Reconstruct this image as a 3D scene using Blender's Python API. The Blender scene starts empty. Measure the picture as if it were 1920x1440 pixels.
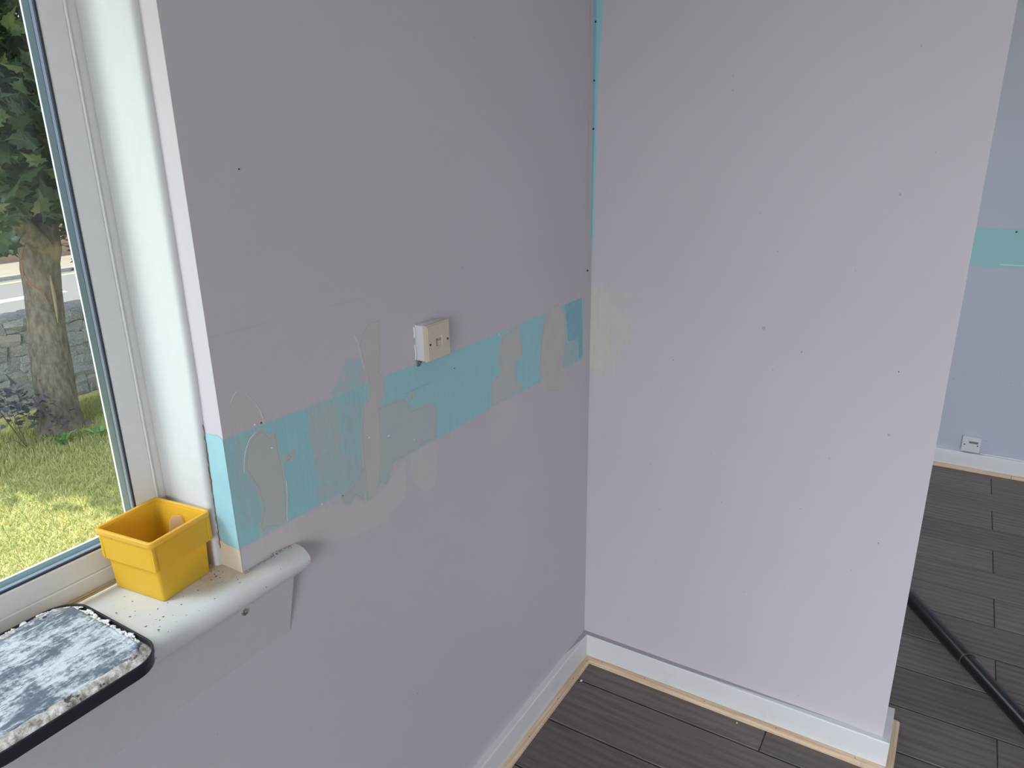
import bpy, bmesh, math, random
import numpy as np
from mathutils import Vector, Matrix

random.seed(7)
rng = np.random.default_rng(7)
sc = bpy.context.scene
C = sc.collection

# ------------------------------------------------------------------ camera
cam_d = bpy.data.cameras.new('camera')
cam = bpy.data.objects.new('camera', cam_d)
C.objects.link(cam)
cam_d.sensor_fit = 'HORIZONTAL'
cam_d.sensor_width = 36.0
cam_d.lens = 1361.4 / 1920 * 36.0
cam_d.clip_start = 0.02
cam_d.clip_end = 200
_R = [[0.52328242, -0.85202645, -0.0150479],
      [-0.27634328, -0.1529624, -0.94880815],
      [0.80610787, 0.50065301, -0.31549431]]
cam.matrix_world = Matrix((
    (_R[0][0], -_R[1][0], -_R[2][0], -1.7588),
    (_R[0][1], -_R[1][1], -_R[2][1], -0.8368),
    (_R[0][2], -_R[1][2], -_R[2][2], 1.5565),
    (0, 0, 0, 1)))
sc.camera = cam

# ------------------------------------------------------------------ exposure, sky, sun, daylight at the windows, added fill lamps
sc.view_settings.view_transform = 'Standard'
sc.view_settings.look = 'None'
sc.view_settings.gamma = 1.0
sc.view_settings.use_curve_mapping = False
sc.view_settings.exposure = 0.0

world = bpy.data.worlds.new('sky')
sc.world = world
world.use_nodes = True
bg = world.node_tree.nodes['Background']
bg.inputs[0].default_value = (0.80, 0.90, 1.0, 1)
bg.inputs[1].default_value = 1.3

sun_d = bpy.data.lights.new('sun', 'SUN')
sun_d.energy = 7.5
sun_d.color = (1.0, 0.94, 0.80)
sun_d.angle = 0.01
sun = bpy.data.objects.new('sun', sun_d)
C.objects.link(sun)
sun.rotation_euler = Vector((-0.28, 0.145, 0.95)).to_track_quat('Z', 'Y').to_euler()


def area_lamp(name, loc, direction, sx, sy, energy, col):
    d = bpy.data.lights.new(name, 'AREA')
    d.shape = 'RECTANGLE'
    d.size, d.size_y, d.energy, d.color = sx, sy, energy, col
    o = bpy.data.objects.new(name, d)
    C.objects.link(o)
    o.location = loc
    o.rotation_euler = (-Vector(direction)).to_track_quat('Z', 'Y').to_euler()
    return o


area_lamp('sky_beyond_rear_window', (-9.0, -2.2, 3.9), (9.0, 0.8, -3.4), 6.0, 4.0, 1200, (0.90, 0.93, 1.0))
area_lamp('daylight_back_window', (0.2, -4.37, 1.50), (-0.2, 1, -0.3), 2.2, 1.0, 1.5, (1.0, 0.94, 0.92))
area_lamp('sky_beyond_main_window', (-4.85, 2.4, 5.95), (3.6, -2.3, -5.0), 2.4, 2.4, 420, (0.88, 0.94, 1.0))
area_lamp('added_upward_fill', (-6.0, -2.0, -0.4), (1.0, 0.0, 0.42), 3.0, 3.0, 105, (1.0, 0.93, 0.88))  # added fill lamp aimed upward, brightens the ceiling and upper partition
area_lamp('added_side_fill', (1.0, 1.1, 2.5), (0.35, -1.0, -0.8), 1.3, 0.9, 22, (0.84, 0.91, 1.0))  # added lamp at an unseen opening, brightens the far wall

# ------------------------------------------------------------------ material helpers


class NM:
    def __init__(self, name):
        self.m = bpy.data.materials.new(name)
        self.m.use_nodes = True
        self.t = self.m.node_tree
        self.t.nodes.clear()
        self.out = self.t.nodes.new('ShaderNodeOutputMaterial')

    def n(self, typ, **kw):
        nd = self.t.nodes.new('ShaderNode' + typ)
        ins = kw.pop('ins', {})
        for k, v in kw.items():
            setattr(nd, k, v)
        for k, v in ins.items():
            s = nd.inputs[k]
            if isinstance(v, bpy.types.NodeSocket):
                self.t.links.new(v, s)
            elif isinstance(v, (tuple, list)) and len(v) == 3 and s.type == 'RGBA':
                s.default_value = (*v, 1)
            else:
                s.default_value = v
        return nd

    def coord(self, kind='Object', scale=(1, 1, 1), rot=(0, 0, 0), loc=(0, 0, 0)):
        tc = self.n('TexCoord')
        mp = self.n('Mapping', ins={'Vector': tc.outputs[kind], 'Scale': scale, 'Rotation': rot, 'Location': loc})
        return mp.outputs[0]

    def noise(self, vec, scale, detail=3, rough=0.5, dist=0.0):
        return self.n('TexNoise', ins={'Vector': vec, 'Scale': scale, 'Detail': detail, 'Roughness': rough,
                                       'Distortion': dist}).outputs['Fac']

    def math(self, op, a, b=0.0, c=0.0, clamp=False):
        return self.n('Math', operation=op, use_clamp=clamp, ins={0: a, 1: b, 2: c}).outputs[0]

    def ramp(self, f, lo, hi, a=0.0, b=1.0):
        return self.n('MapRange', clamp=True, interpolation_type='SMOOTHSTEP',
                      ins={'Value': f, 'From Min': lo, 'From Max': hi, 'To Min': a, 'To Max': b}).outputs[0]

    def mix(self, f, a, b):
        return self.n('Mix', data_type='RGBA', ins={0: f, 6: a, 7: b}).outputs[2]

    def bump(self, h, strength=0.2, dist=0.001, normal=None):
        ins = {'Height': h, 'Strength': strength, 'Distance': dist}
        if normal is not None:
            ins['Normal'] = normal
        return self.n('Bump', ins=ins).outputs[0]

    def bsdf(self, col, rough=0.5, normal=None, **kw):
        ins = {'Base Color': col, 'Roughness': rough}
        if normal is not None:
            ins['Normal'] = normal
        for k, v in kw.items():
            ins[k.replace('_', ' ')] = v
        return self.n('BsdfPrincipled', ins=ins).outputs[0]

    def done(self, sh):
        self.t.links.new(sh, self.out.inputs[0])
        return self.m


def plain(name, col, rough=0.5, **kw):
    m = NM(name)
    v = m.coord()
    f = m.noise(v, 60, 3)
    c = m.mix(m.ramp(f, 0.3, 0.7), tuple(x * 0.985 for x in col), tuple(min(1, x * 1.012) for x in col))
    return m.done(m.bsdf(c, rough, m.bump(f, 0.05, 0.0005), **kw))


LILAC = (0.565, 0.532, 0.575)
MINT = (0.335, 0.600, 0.640)


def wall_paint(name, col, bump=0.42, rough=0.55):
    m = NM(name)
    v = m.coord()
    fine = m.noise(v, 420, 2, 0.6)
    mid = m.noise(v, 90, 3, 0.5)
    big = m.noise(v, 2.2, 2, 0.4)
    c = m.mix(m.ramp(big, 0.3, 0.7), tuple(x * 0.985 for x in col), tuple(x * 1.012 for x in col))
    speck = m.ramp(m.noise(v, 60, 0, 0.0), 0.86, 0.9)
    c = m.mix(speck, c, tuple(x * 0.75 for x in col))
    h = m.math('ADD', m.math('MULTIPLY', fine, 0.5), m.math('MULTIPLY', mid, 0.6))
    return m.done(m.bsdf(c, rough, m.bump(h, bump, 0.0009), Specular_IOR_Level=0.35))


M = {}
M['lilac'] = wall_paint('lilac_wall_paint', LILAC)
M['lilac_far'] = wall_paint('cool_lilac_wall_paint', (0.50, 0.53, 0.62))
M['ceiling'] = wall_paint('white_ceiling_paint', (0.86, 0.83, 0.82))
M['gloss'] = plain('white_gloss_paint', (0.74, 0.76, 0.76), 0.5)
M['ridge'] = plain('pale_filler_ridge', (0.66, 0.65, 0.63), 0.6)
M['lining'] = plain('white_painted_lining', (0.64, 0.665, 0.675), 0.6, Specular_IOR_Level=0.2)
M['upvc'] = plain('white_plastic_frame', (0.72, 0.73, 0.72), 0.33)
M['upvc_edge'] = plain('white_frame_lit_edge', (0.90, 0.92, 0.92), 0.25)  # lighter than the frame plastic, paints its edge lines as lit
M['gasket'] = plain('dark_blue_rubber_gasket', (0.020, 0.028, 0.050), 0.45)
M['slate'] = plain('slate_blue_rebate', (0.13, 0.165, 0.225), 0.4)
M['teal_dark'] = plain('dark_teal_spacer', (0.045, 0.075, 0.095), 0.45)
M['cream'] = plain('cream_plastic', (0.60, 0.545, 0.42), 0.38)
M['socket_white'] = plain('white_socket_plastic', (0.66, 0.68, 0.70), 0.4)
M['dark'] = plain('dark_recess', (0.03, 0.03, 0.03), 0.7)
M['nail'] = plain('dark_nail_head', (0.035, 0.028, 0.022), 0.5, Metallic=0.5)
M['chrome'] = plain('dull_screw_metal', (0.45, 0.44, 0.42), 0.35, Metallic=0.9)
M['outer_wall'] = plain('outer_render', (0.6, 0.58, 0.55), 0.9)
M['brown_label'] = plain('brown_grey_label', (0.20, 0.18, 0.16), 0.5)


def skirting_mat():
    m = NM('brushed_white_skirting_paint')
    v = m.coord(scale=(1, 1, 6))
    f = m.noise(v, 35, 4, 0.6)
    w = m.noise(m.coord(), 12, 4, 0.6)
    c = m.mix(m.ramp(w, 0.55, 0.85), (0.665, 0.685, 0.69), (0.57, 0.59, 0.595))
    return m.done(m.bsdf(c, 0.38, m.bump(f, 0.25, 0.0008)))


M['skirting'] = skirting_mat()
M['dusty_top'] = plain('dusty_grey_ledge', (0.40, 0.395, 0.42), 0.8)


def pine_mat(GRAIN):
    m = NM('bare_pine_strip')
    v = m.coord('Object', scale=(1, 1, 1))
    g = m.n('TexNoise', ins={'Vector': m.coord(scale=GRAIN), 'Scale': 1.0, 'Detail': 4, 'Distortion': 0.3}).outputs[0]
    c = m.mix(m.ramp(g, 0.35, 0.68), (0.56, 0.42, 0.285), (0.72, 0.575, 0.42))
    c = m.mix(m.ramp(m.noise(v, 14, 3), 0.6, 0.8), c, (0.47, 0.33, 0.22))
    return m.done(m.bsdf(c, 0.6, m.bump(g, 0.15, 0.0005)))


M['pine'] = pine_mat((5, 180, 180))
M['pine_y'] = pine_mat((180, 5, 180))


def plank_mat():
    m = NM('grey_brown_laminate')
    oi = m.n('ObjectInfo')
    rnd = oi.outputs['Random']
    off = m.n('CombineXYZ', ins={0: m.math('MULTIPLY', rnd, 37.0), 1: m.math('MULTIPLY', rnd, 91.0), 2: 0.0}).outputs[0]
    tc = m.n('TexCoord')
    v0 = m.n('VectorMath', operation='ADD', ins={0: tc.outputs['Object'], 1: off}).outputs[0]
    warp = m.noise(v0, 5, 2)
    vv = m.n('Mapping', ins={'Vector': v0, 'Scale': (62, 4.2, 1)}).outputs[0]
    wob = m.n('Mix', data_type='VECTOR', ins={0: 0.055, 4: vv, 5: m.n('VectorMath', operation='SCALE', ins={
        0: m.n('TexNoise', ins={'Vector': v0, 'Scale': 4.5, 'Detail': 1}).outputs[1], 'Scale': 30.0}).outputs[0]}).outputs[1]
    grain = m.noise(wob, 1.0, 5, 0.62)
    fine = m.noise(m.n('Mapping', ins={'Vector': v0, 'Scale': (300, 12, 1)}).outputs[0], 1.0, 4, 0.6)
    cath = m.n('TexWave', wave_type='BANDS', bands_direction='X', ins={
        'Vector': m.n('Mapping', ins={'Vector': v0, 'Scale': (9, 0.8, 1)}).outputs[0], 'Scale': 1.2, 'Distortion': 9.0,
        'Detail': 3.0, 'Detail Scale': 0.8}).outputs[1]
    blot = m.noise(m.n('Mapping', ins={'Vector': v0, 'Scale': (9, 2.5, 1)}).outputs[0], 1.0, 3)
    f = m.math('ADD', m.math('MULTIPLY', grain, 0.34), m.math('ADD', m.math('MULTIPLY', fine, 0.54), m.math('MULTIPLY', cath, 0.12)))
    c = m.mix(m.ramp(f, 0.34, 0.66), (0.100, 0.083, 0.079), (0.168, 0.143, 0.136))
    c = m.mix(m.ramp(blot, 0.45, 0.75), c, (0.145, 0.122, 0.108))
    hs = m.n('HueSaturation', ins={'Value': m.ramp(rnd, 0, 1, 0.88, 1.12), 'Color': c}).outputs[0]
    return m.done(m.bsdf(hs, m.ramp(f, 0.3, 0.7, 0.50, 0.38), m.bump(fine, 0.08, 0.0003), Specular_IOR_Level=0.45))


M['plank'] = plank_mat()
M['underlay'] = plain('black_joint', (0.012, 0.011, 0.012), 0.9)


def patch_mat(name, col, ragged=0.004, feather=0.002, opacity=1.0, blotch=0.0, lip=0.6, col2=None, freq=55, streak=0.0, rough=0.6):
    """thin skin of paint or filler: opaque where the 'sd' attribute (distance inside the outline, m) says so"""
    m = NM(name)
    a = m.n('Attribute', attribute_name='sd').outputs['Fac']
    v = m.coord()
    nz = m.noise(v, freq, 4, 0.6)
    d = m.math('ADD', a, m.math('MULTIPLY', m.math('SUBTRACT', nz, 0.5), ragged * 2.2))
    al = m.ramp(d, 0.0, feather)
    fill = m.math('MULTIPLY', al, opacity)
    if blotch > 0:
        b = m.ramp(m.math('ADD', m.math('MULTIPLY', m.noise(v, 45, 5, 0.7), 0.6), m.math('MULTIPLY', m.noise(m.coord(scale=(1, 1, 0.25)), 160, 3, 0.7), 0.4)),
                   0.40, 0.60, 1.0 - blotch, 1.0)
        fill = m.math('MULTIPLY', fill, b)
    c = col
    if col2:
        c = m.mix(m.ramp(m.noise(v, 24, 3), 0.35, 0.65), col, col2)
    fine = m.noise(v, 380, 3, 0.6)
    tro = m.noise(m.coord(scale=(1, 1, 0.12)), 130, 3, 0.5)
    h = m.math('ADD', m.math('MULTIPLY', al, 1.0 * lip), m.math('ADD', m.math('MULTIPLY', fine, 0.25), m.math('MULTIPLY', tro, 0.35)))
    sh = m.bsdf(c, rough, m.bump(h, 0.35, 0.0009), Specular_IOR_Level=0.3)
    tr = m.n('BsdfTransparent').outputs[0]
    return m.done(m.n('MixShader', ins={0: fill, 1: tr, 2: sh}).outputs[0])


GREYF = (0.485, 0.535, 0.515)
BEIGEF = (0.555, 0.545, 0.530)
M['mint'] = patch_mat('mint_paint_band', MINT, ragged=0.0022, feather=0.0007, lip=-0.6, col2=(0.315, 0.56, 0.635), freq=120)
M['mint_clean'] = patch_mat('clean_mint_paint', (0.33, 0.59, 0.60), ragged=0.0006, feather=0.0007, lip=-0.4)
M['mint_smear'] = patch_mat('mint_smear', MINT, ragged=0.014, feather=0.008, blotch=0.75, lip=0.3)
M['teal_worn'] = patch_mat('worn_teal_paint', (0.225, 0.45, 0.545), ragged=0.004, feather=0.002, blotch=0.35, lip=-0.2)
M['filler'] = patch_mat('grey_filler', GREYF, ragged=0.004, feather=0.002, col2=(0.50, 0.53, 0.525), lip=0.03)
M['filler_warm'] = patch_mat('warm_grey_filler', BEIGEF, ragged=0.005, feather=0.003, lip=0.02, col2=(0.53, 0.535, 0.525))
M['filler_thin'] = patch_mat('thin_grey_filler', (0.475, 0.52, 0.51), ragged=0.011, feather=0.006, blotch=0.5, opacity=0.92, lip=0.2)
M['filler_haze'] = patch_mat('mint_tinted_smear', (0.42, 0.535, 0.545), ragged=0.014, feather=0.012, blotch=0.5, opacity=0.8, lip=0.15)
M['filler_mid'] = patch_mat('half_opaque_filler', (0.465, 0.505, 0.50), ragged=0.006, feather=0.003, lip=0.02, col2=(0.43, 0.52, 0.52))
M['filler_faint'] = patch_mat('faint_skim', (0.60, 0.56, 0.575), ragged=0.012, feather=0.014, opacity=0.5, lip=0.0)
M['filler_cream'] = patch_mat('cream_filler', (0.59, 0.565, 0.53), ragged=0.018, feather=0.022, opacity=0.85, blotch=0.2, lip=0.5)
M['beige_plaster'] = patch_mat('bare_beige_plaster', (0.70, 0.62, 0.50), ragged=0.001, feather=0.0006, lip=-0.3)


def sill_mat():
    m = NM('white_gloss_sill')
    v = m.coord()
    c = (0.655, 0.668, 0.68)
    dust = m.math('MULTIPLY', m.ramp(m.noise(v, 30, 4, 0.65), 0.40, 0.65), 1.0)
    x = m.n('SeparateXYZ', ins={0: v})
    near = m.ramp(m.n('VectorMath', operation='DISTANCE', ins={0: v, 1: (-1.185, 0.03, 0.956)}).outputs[1], 0.075, 0.015)
    back = m.ramp(x.outputs[1], 0.115, 0.148)
    st = m.math('MULTIPLY', m.math('MAXIMUM', near, back), m.ramp(dust, 0, 1, 0.45, 1.0), clamp=True)
    col = m.mix(st, c, (0.55, 0.46, 0.34))
    sp = m.ramp(m.noise(v, 330, 1, 0.2), 0.77, 0.80)
    sp = m.math('MULTIPLY', sp, m.ramp(m.noise(v, 16, 2), 0.42, 0.6))
    col = m.mix(sp, col, (0.10, 0.08, 0.07))
    return m.done(m.bsdf(col, 0.30, m.bump(m.noise(v, 25, 2), 0.05, 0.001)))


M['sill'] = sill_mat()


def yellow_mat(name, col, trans):
    m = NM(name)
    v = m.coord()
    c = m.mix(m.noise(v, 20, 2), col, tuple(x * 0.96 for x in col))
    p = m.bsdf(c, 0.38, m.bump(m.noise(v, 200, 2), 0.04, 0.0005))
    t = m.n('BsdfTranslucent', ins={0: c}).outputs[0]
    return m.done(m.n('MixShader', ins={0: trans, 1: p, 2: t}).outputs[0])


M['yellow'] = yellow_mat('translucent_yellow_plastic', (1.0, 0.70, 0.065), 0.40)
M['yellow_rim'] = yellow_mat('yellow_plastic_rim', (1.0, 0.66, 0.09), 0.35)
M['pink_tab'] = yellow_mat('pale_pink_plastic', (0.93, 0.76, 0.58), 0.4)
M['black_plastic'] = plain('black_lid_plastic', (0.018, 0.020, 0.028), 0.30)


def smear_mat():
    m = NM('plaster_smeared_lid')
    v = m.coord('Object')
    warp = m.n('TexNoise', ins={'Vector': v, 'Scale': 14, 'Detail': 2}).outputs[1]
    vs = m.n('Mix', data_type='VECTOR', ins={0: 0.012, 4: v, 5: warp}).outputs[1]
    st = m.noise(m.n('Mapping', ins={'Vector': vs, 'Scale': (24, 190, 1), 'Rotation': (0, 0, 0.10)}).outputs[0], 1.0, 6, 0.7)
    st2 = m.noise(m.n('Mapping', ins={'Vector': vs, 'Scale': (60, 130, 1), 'Rotation': (0, 0, -0.25)}).outputs[0], 1.0, 5, 0.7)
    bl = m.noise(vs, 26, 6, 0.7, 0.6)
    blk = m.noise(m.n('Mapping', ins={'Vector': v, 'Scale': (13, 22, 1)}).outputs[0], 1.0, 2)
    f = m.math('ADD', m.math('MULTIPLY', st, 0.28), m.math('ADD', m.math('MULTIPLY', m.math('ADD', bl, st2), 0.26), m.math('MULTIPLY', blk, 0.35)))
    cov_ = m.ramp(m.math('ADD', f, m.math('MULTIPLY', m.math('SUBTRACT', m.noise(v, 210, 4, 0.7), 0.5), 0.26)), 0.515, 0.635)
    cov = m.math('MULTIPLY', cov_, m.ramp(m.noise(v, 60, 5, 0.75), 0.25, 0.5, 0.6, 1.0))
    c = m.mix(cov, (0.13, 0.155, 0.20), (0.60, 0.64, 0.70))
    c = m.mix(m.ramp(st, 0.60, 0.68), c, (0.84, 0.86, 0.88))
    h = m.math('ADD', m.math('MULTIPLY', cov, 0.5), m.math('MULTIPLY', m.ramp(st, 0.6, 0.68), 0.8))
    return m.done(m.bsdf(c, m.ramp(cov, 0, 1, 0.32, 0.7), m.bump(h, 0.5, 0.0015)))


M['smear'] = smear_mat()


def crust_mat():
    m = NM('dried_plaster_crust')
    v = m.coord()
    f = m.noise(v, 90, 6, 0.7)
    g = m.noise(v, 38, 4, 0.6)
    c = m.mix(m.ramp(f, 0.35, 0.65), (0.33, 0.30, 0.275), (0.72, 0.70, 0.66))
    c = m.mix(m.ramp(g, 0.60, 0.66), c, (0.06, 0.06, 0.065))
    return m.done(m.bsdf(c, 0.85, m.bump(f, 0.9, 0.004)))


M['crust'] = crust_mat()
M['plaster_white'] = plain('white_plaster_lump', (0.80, 0.80, 0.78), 0.8)


def glass_mat():
    m = NM('window_glass')
    v = m.coord(scale=(1, 1, 0.35))
    geo = m.n('NewGeometry')
    fr = m.math('MULTIPLY', m.n('Fresnel', ins={0: 1.45}).outputs[0], m.math('SUBTRACT', 1.0, geo.outputs['Backfacing']))
    tr = m.n('BsdfTransparent', ins={0: (0.95, 0.975, 0.97)}).outputs[0]
    gl = m.n('BsdfGlossy', ins={'Roughness': 0.02}).outputs[0]
    base = m.n('MixShader', ins={0: m.math('MULTIPLY', fr, 0.6), 1: tr, 2: gl}).outputs[0]
    haze = m.math('MULTIPLY', m.ramp(m.noise(v, 7, 4, 0.6), 0.45, 0.8), 0.022)  # faint pale streaks painted in for reflections on the pane
    df = m.n('BsdfDiffuse', ins={0: (0.8, 0.88, 0.9)}).outputs[0]
    return m.done(m.n('MixShader', ins={0: haze, 1: base, 2: df}).outputs[0])


M['glass'] = glass_mat()


def tube_mat():
    m = NM('glossy_black_tube')
    v = m.coord()
    dust = m.noise(v, 240, 3, 0.7)
    c = m.mix(m.ramp(dust, 0.66, 0.8), (0.010, 0.011, 0.014), (0.05, 0.05, 0.055))
    return m.done(m.bsdf(c, 0.30, m.bump(dust, 0.05, 0.0003)))


M['tube'] = tube_mat()


def outdoor(name, a, b, scale, rough=0.9, bump=0.3, bd=0.01, c3=None, s3=3):
    m = NM(name)
    v = m.coord()
    f = m.noise(v, scale, 5, 0.65)
    c = m.mix(m.ramp(f, 0.35, 0.65), a, b)
    if c3:
        c = m.mix(m.ramp(m.noise(v, s3, 3), 0.5, 0.7), c, c3)
    return m.done(m.bsdf(c, rough, m.bump(f, bump, bd)))


M['lawn'] = outdoor('lawn_soil_and_thatch', (0.44, 0.40, 0.16), (0.64, 0.57, 0.28), 40, c3=(0.30, 0.36, 0.12), s3=2.5)
M['road'] = outdoor('pale_asphalt', (0.17, 0.17, 0.178), (0.21, 0.21, 0.22), 60)
M['pave'] = outdoor('pale_pavement', (0.27, 0.25, 0.21), (0.31, 0.28, 0.24), 8)
M['kerb'] = outdoor('pale_kerb', (0.30, 0.29, 0.27), (0.35, 0.34, 0.31), 20)
M['line'] = outdoor('white_road_paint', (0.80, 0.80, 0.80), (0.88, 0.88, 0.88), 30)
M['line_y'] = outdoor('faded_yellow_road_paint', (0.42, 0.36, 0.18), (0.46, 0.40, 0.22), 30)
M['block'] = outdoor('pink_sandstone_block', (0.34, 0.215, 0.16), (0.40, 0.27, 0.205), 14)
M['mortar'] = outdoor('lime_mortar', (0.16, 0.15, 0.14), (0.26, 0.25, 0.23), 30)
M['stone'] = None
M['bark'] = None


def stone_mat():
    m = NM('grey_rubble_stone')
    oi = m.n('ObjectInfo').outputs['Random']
    v = m.coord()
    f = m.noise(v, 16, 6, 0.7)
    base = m.mix(m.ramp(f, 0.35, 0.65), (0.17, 0.18, 0.18), (0.36, 0.37, 0.36))
    c = m.mix(m.ramp(oi, 0.75, 1.0, 0.0, 0.6), base, (0.40, 0.35, 0.30))
    c = m.mix(m.ramp(m.noise(v, 45, 4), 0.6, 0.7), c, (0.50, 0.52, 0.48))
    return m.done(m.bsdf(c, 0.9, m.bump(f, 0.6, 0.02)))


M['stone'] = stone_mat()


def bark_mat():
    m = NM('smooth_grey_bark')
    v = m.coord(scale=(1, 1, 0.35))
    f = m.noise(v, 30, 6, 0.7)
    g = m.noise(m.coord(scale=(1, 1, 1)), 4, 3)
    c = m.mix(m.ramp(f, 0.35, 0.68), (0.088, 0.074, 0.063), (0.180, 0.158, 0.138))
    c = m.mix(m.ramp(g, 0.55, 0.75), c, (0.25, 0.20, 0.13))
    return m.done(m.bsdf(c, 0.85, m.bump(f, 0.5, 0.01)))


M['bark'] = bark_mat()


def leaf_mat(name, a, b, spec=0.35, tr=0.4):
    m = NM(name)
    oi = m.n('ObjectInfo').outputs['Random']
    g = m.n('NewGeometry').outputs['Random Per Island']
    k = m.math('FRACT', m.math('ADD', oi, g))
    c = m.mix(k, a, b)
    p = m.bsdf(c, spec)
    t = m.n('BsdfTranslucent', ins={0: m.mix(0.4, c, (0.35, 0.42, 0.06))}).outputs[0]
    return m.done(m.n('MixShader', ins={0: tr, 1: p, 2: t}).outputs[0])


M['leaf'] = leaf_mat('dark_maple_leaf', (0.022, 0.048, 0.032), (0.060, 0.090, 0.050), 0.28, 0.22)
M['purple_leaf'] = leaf_mat('dark_purple_leaf', (0.055, 0.050, 0.075), (0.10, 0.10, 0.13), 0.4, 0.15)
M['grass'] = leaf_mat('grass_blade', (0.28, 0.37, 0.11), (0.70, 0.64, 0.34), 0.6, 0.35)
M['weed'] = leaf_mat('weed_leaf', (0.15, 0.30, 0.09), (0.24, 0.40, 0.13), 0.5, 0.3)

def two_tone(m, v, col):
    if isinstance(col[0], (tuple, list)):
        return m.mix(m.ramp(m.noise(v, 24, 3), 0.35, 0.65), col[0], col[1])
    return col


def filler_solid(name, cols):
    """inner, fully opaque part of a filler patch"""
    m = NM(name)
    a = m.n('Attribute', attribute_name='sd').outputs['Fac']
    v = m.coord()
    al = m.ramp(m.math('ADD', a, m.math('MULTIPLY', m.math('SUBTRACT', m.noise(v, 70, 5, 0.65), 0.5), 0.006)), 0.0042, 0.0050)
    fine = m.noise(v, 420, 2, 0.6)
    mid = m.noise(v, 90, 3, 0.5)
    sh = m.bsdf(two_tone(m, v, cols), 0.57, m.bump(m.math('ADD', m.math('MULTIPLY', fine, 0.3), m.math('MULTIPLY', mid, 0.4)), 0.25, 0.0009), Specular_IOR_Level=0.33)
    return m.done(m.n('MixShader', ins={0: al, 1: m.n('BsdfTransparent').outputs[0], 2: sh}).outputs[0])


def layered_mat(name, layers, base=LILAC):
    """opaque wall finish; each layer is painted where its 'sd_<n>' attribute is positive"""
    m = NM(name)
    v = m.coord()
    fine = m.noise(v, 420, 2, 0.6)
    mid = m.noise(v, 90, 3, 0.5)
    big = m.noise(v, 2.2, 2, 0.4)
    nz = m.noise(v, 70, 5, 0.65)
    nz2 = m.noise(v, 22, 4, 0.6)
    edge = m.math('ADD', m.math('MULTIPLY', nz, 0.6), m.math('MULTIPLY', nz2, 0.4))
    bl = m.math('ADD', m.math('MULTIPLY', m.noise(v, 40, 6, 0.75), 0.6), m.math('MULTIPLY', m.noise(m.coord(scale=(1, 1, 0.22)), 150, 4, 0.7), 0.4))
    c = m.mix(m.ramp(big, 0.3, 0.7), tuple(x * 0.985 for x in base), tuple(x * 1.012 for x in base))
    hsum = m.math('ADD', m.math('MULTIPLY', fine, 0.5), m.math('MULTIPLY', mid, 0.6))
    for an, col, ragged, feather, opacity, blotch, lip in layers:
        a = m.n('Attribute', attribute_name=an).outputs['Fac']
        d = m.math('ADD', a, m.math('MULTIPLY', m.math('SUBTRACT', edge, 0.5), ragged * 2.6))
        al = m.ramp(d, -feather * 0.5, feather * 0.5)
        f = m.math('MULTIPLY', al, opacity)
        if blotch > 0:
            f = m.math('MULTIPLY', f, m.ramp(bl, 0.42, 0.58, 1.0 - blotch, 1.0))
        c = m.mix(f, c, two_tone(m, v, col))
        if lip:
            hsum = m.math('ADD', hsum, m.math('MULTIPLY', al, lip))
        if an in ('sd_band', 'sd_patch'):
            near = m.ramp(a, -0.03, 0.0)
    if len(layers) > 1:
        streak = m.noise(m.coord(scale=(1, 1, 0.10)), 120, 4, 0.7)
        crumb = m.noise(v, 190, 5, 0.75)
        k = m.math('ADD', m.math('MULTIPLY', streak, 0.5), m.math('MULTIPLY', crumb, 0.5))
        mot = m.math('MULTIPLY', m.ramp(k, 0.35, 0.65, -1.0, 1.0), m.math('MULTIPLY', near, 0.045))
        c = m.n('HueSaturation', ins={'Value': m.math('ADD', 1.0, mot), 'Color': c}).outputs[0]
        hsum = m.math('ADD', hsum, m.math('MULTIPLY', m.math('MULTIPLY', k, near), 1.1))
    return m.done(m.bsdf(c, 0.57, m.bump(hsum, 0.42, 0.0009), Specular_IOR_Level=0.33))


# ------------------------------------------------------------------ geometry helpers


def link(name, me, mat, parent=None):
    o = bpy.data.objects.new(name, me)
    C.objects.link(o)
    if mat is not None and len(me.materials) == 0:
        me.materials.append(mat)
    if parent is not None:
        o.parent = parent
    return o


def from_bm(name, bm, mat, parent=None, smooth=False, bevel=0.0, seg=2):
    if bevel > 0:
        bmesh.ops.bevel(bm, geom=bm.edges[:], offset=bevel, segments=seg, affect='EDGES', profile=0.5)
    bmesh.ops.recalc_face_normals(bm, faces=bm.faces[:])
    me = bpy.data.meshes.new(name)
    bm.to_mesh(me)
    bm.free()
    if smooth:
        for p in me.polygons:
            p.use_smooth = True
        try:
            me.set_sharp_from_angle(angle=math.radians(35))
        except Exception:
            pass
    return link(name, me, mat, parent)


def add_box(bm, x0, x1, y0, y1, z0, z1):
    vs = [bm.verts.new((x, y, z)) for x in (x0, x1) for y in (y0, y1) for z in (z0, z1)]
    for f in ((0, 1, 3, 2), (4, 6, 7, 5), (0, 4, 5, 1), (2, 3, 7, 6), (0, 2, 6, 4), (1, 5, 7, 3)):
        bm.faces.new([vs[i] for i in f])


def box(name, x0, x1, y0, y1, z0, z1, mat, parent=None, bevel=0.0, seg=2):
    bm = bmesh.new()
    add_box(bm, x0, x1, y0, y1, z0, z1)
    return from_bm(name, bm, mat, parent, smooth=bevel > 0, bevel=bevel, seg=seg)


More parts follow.
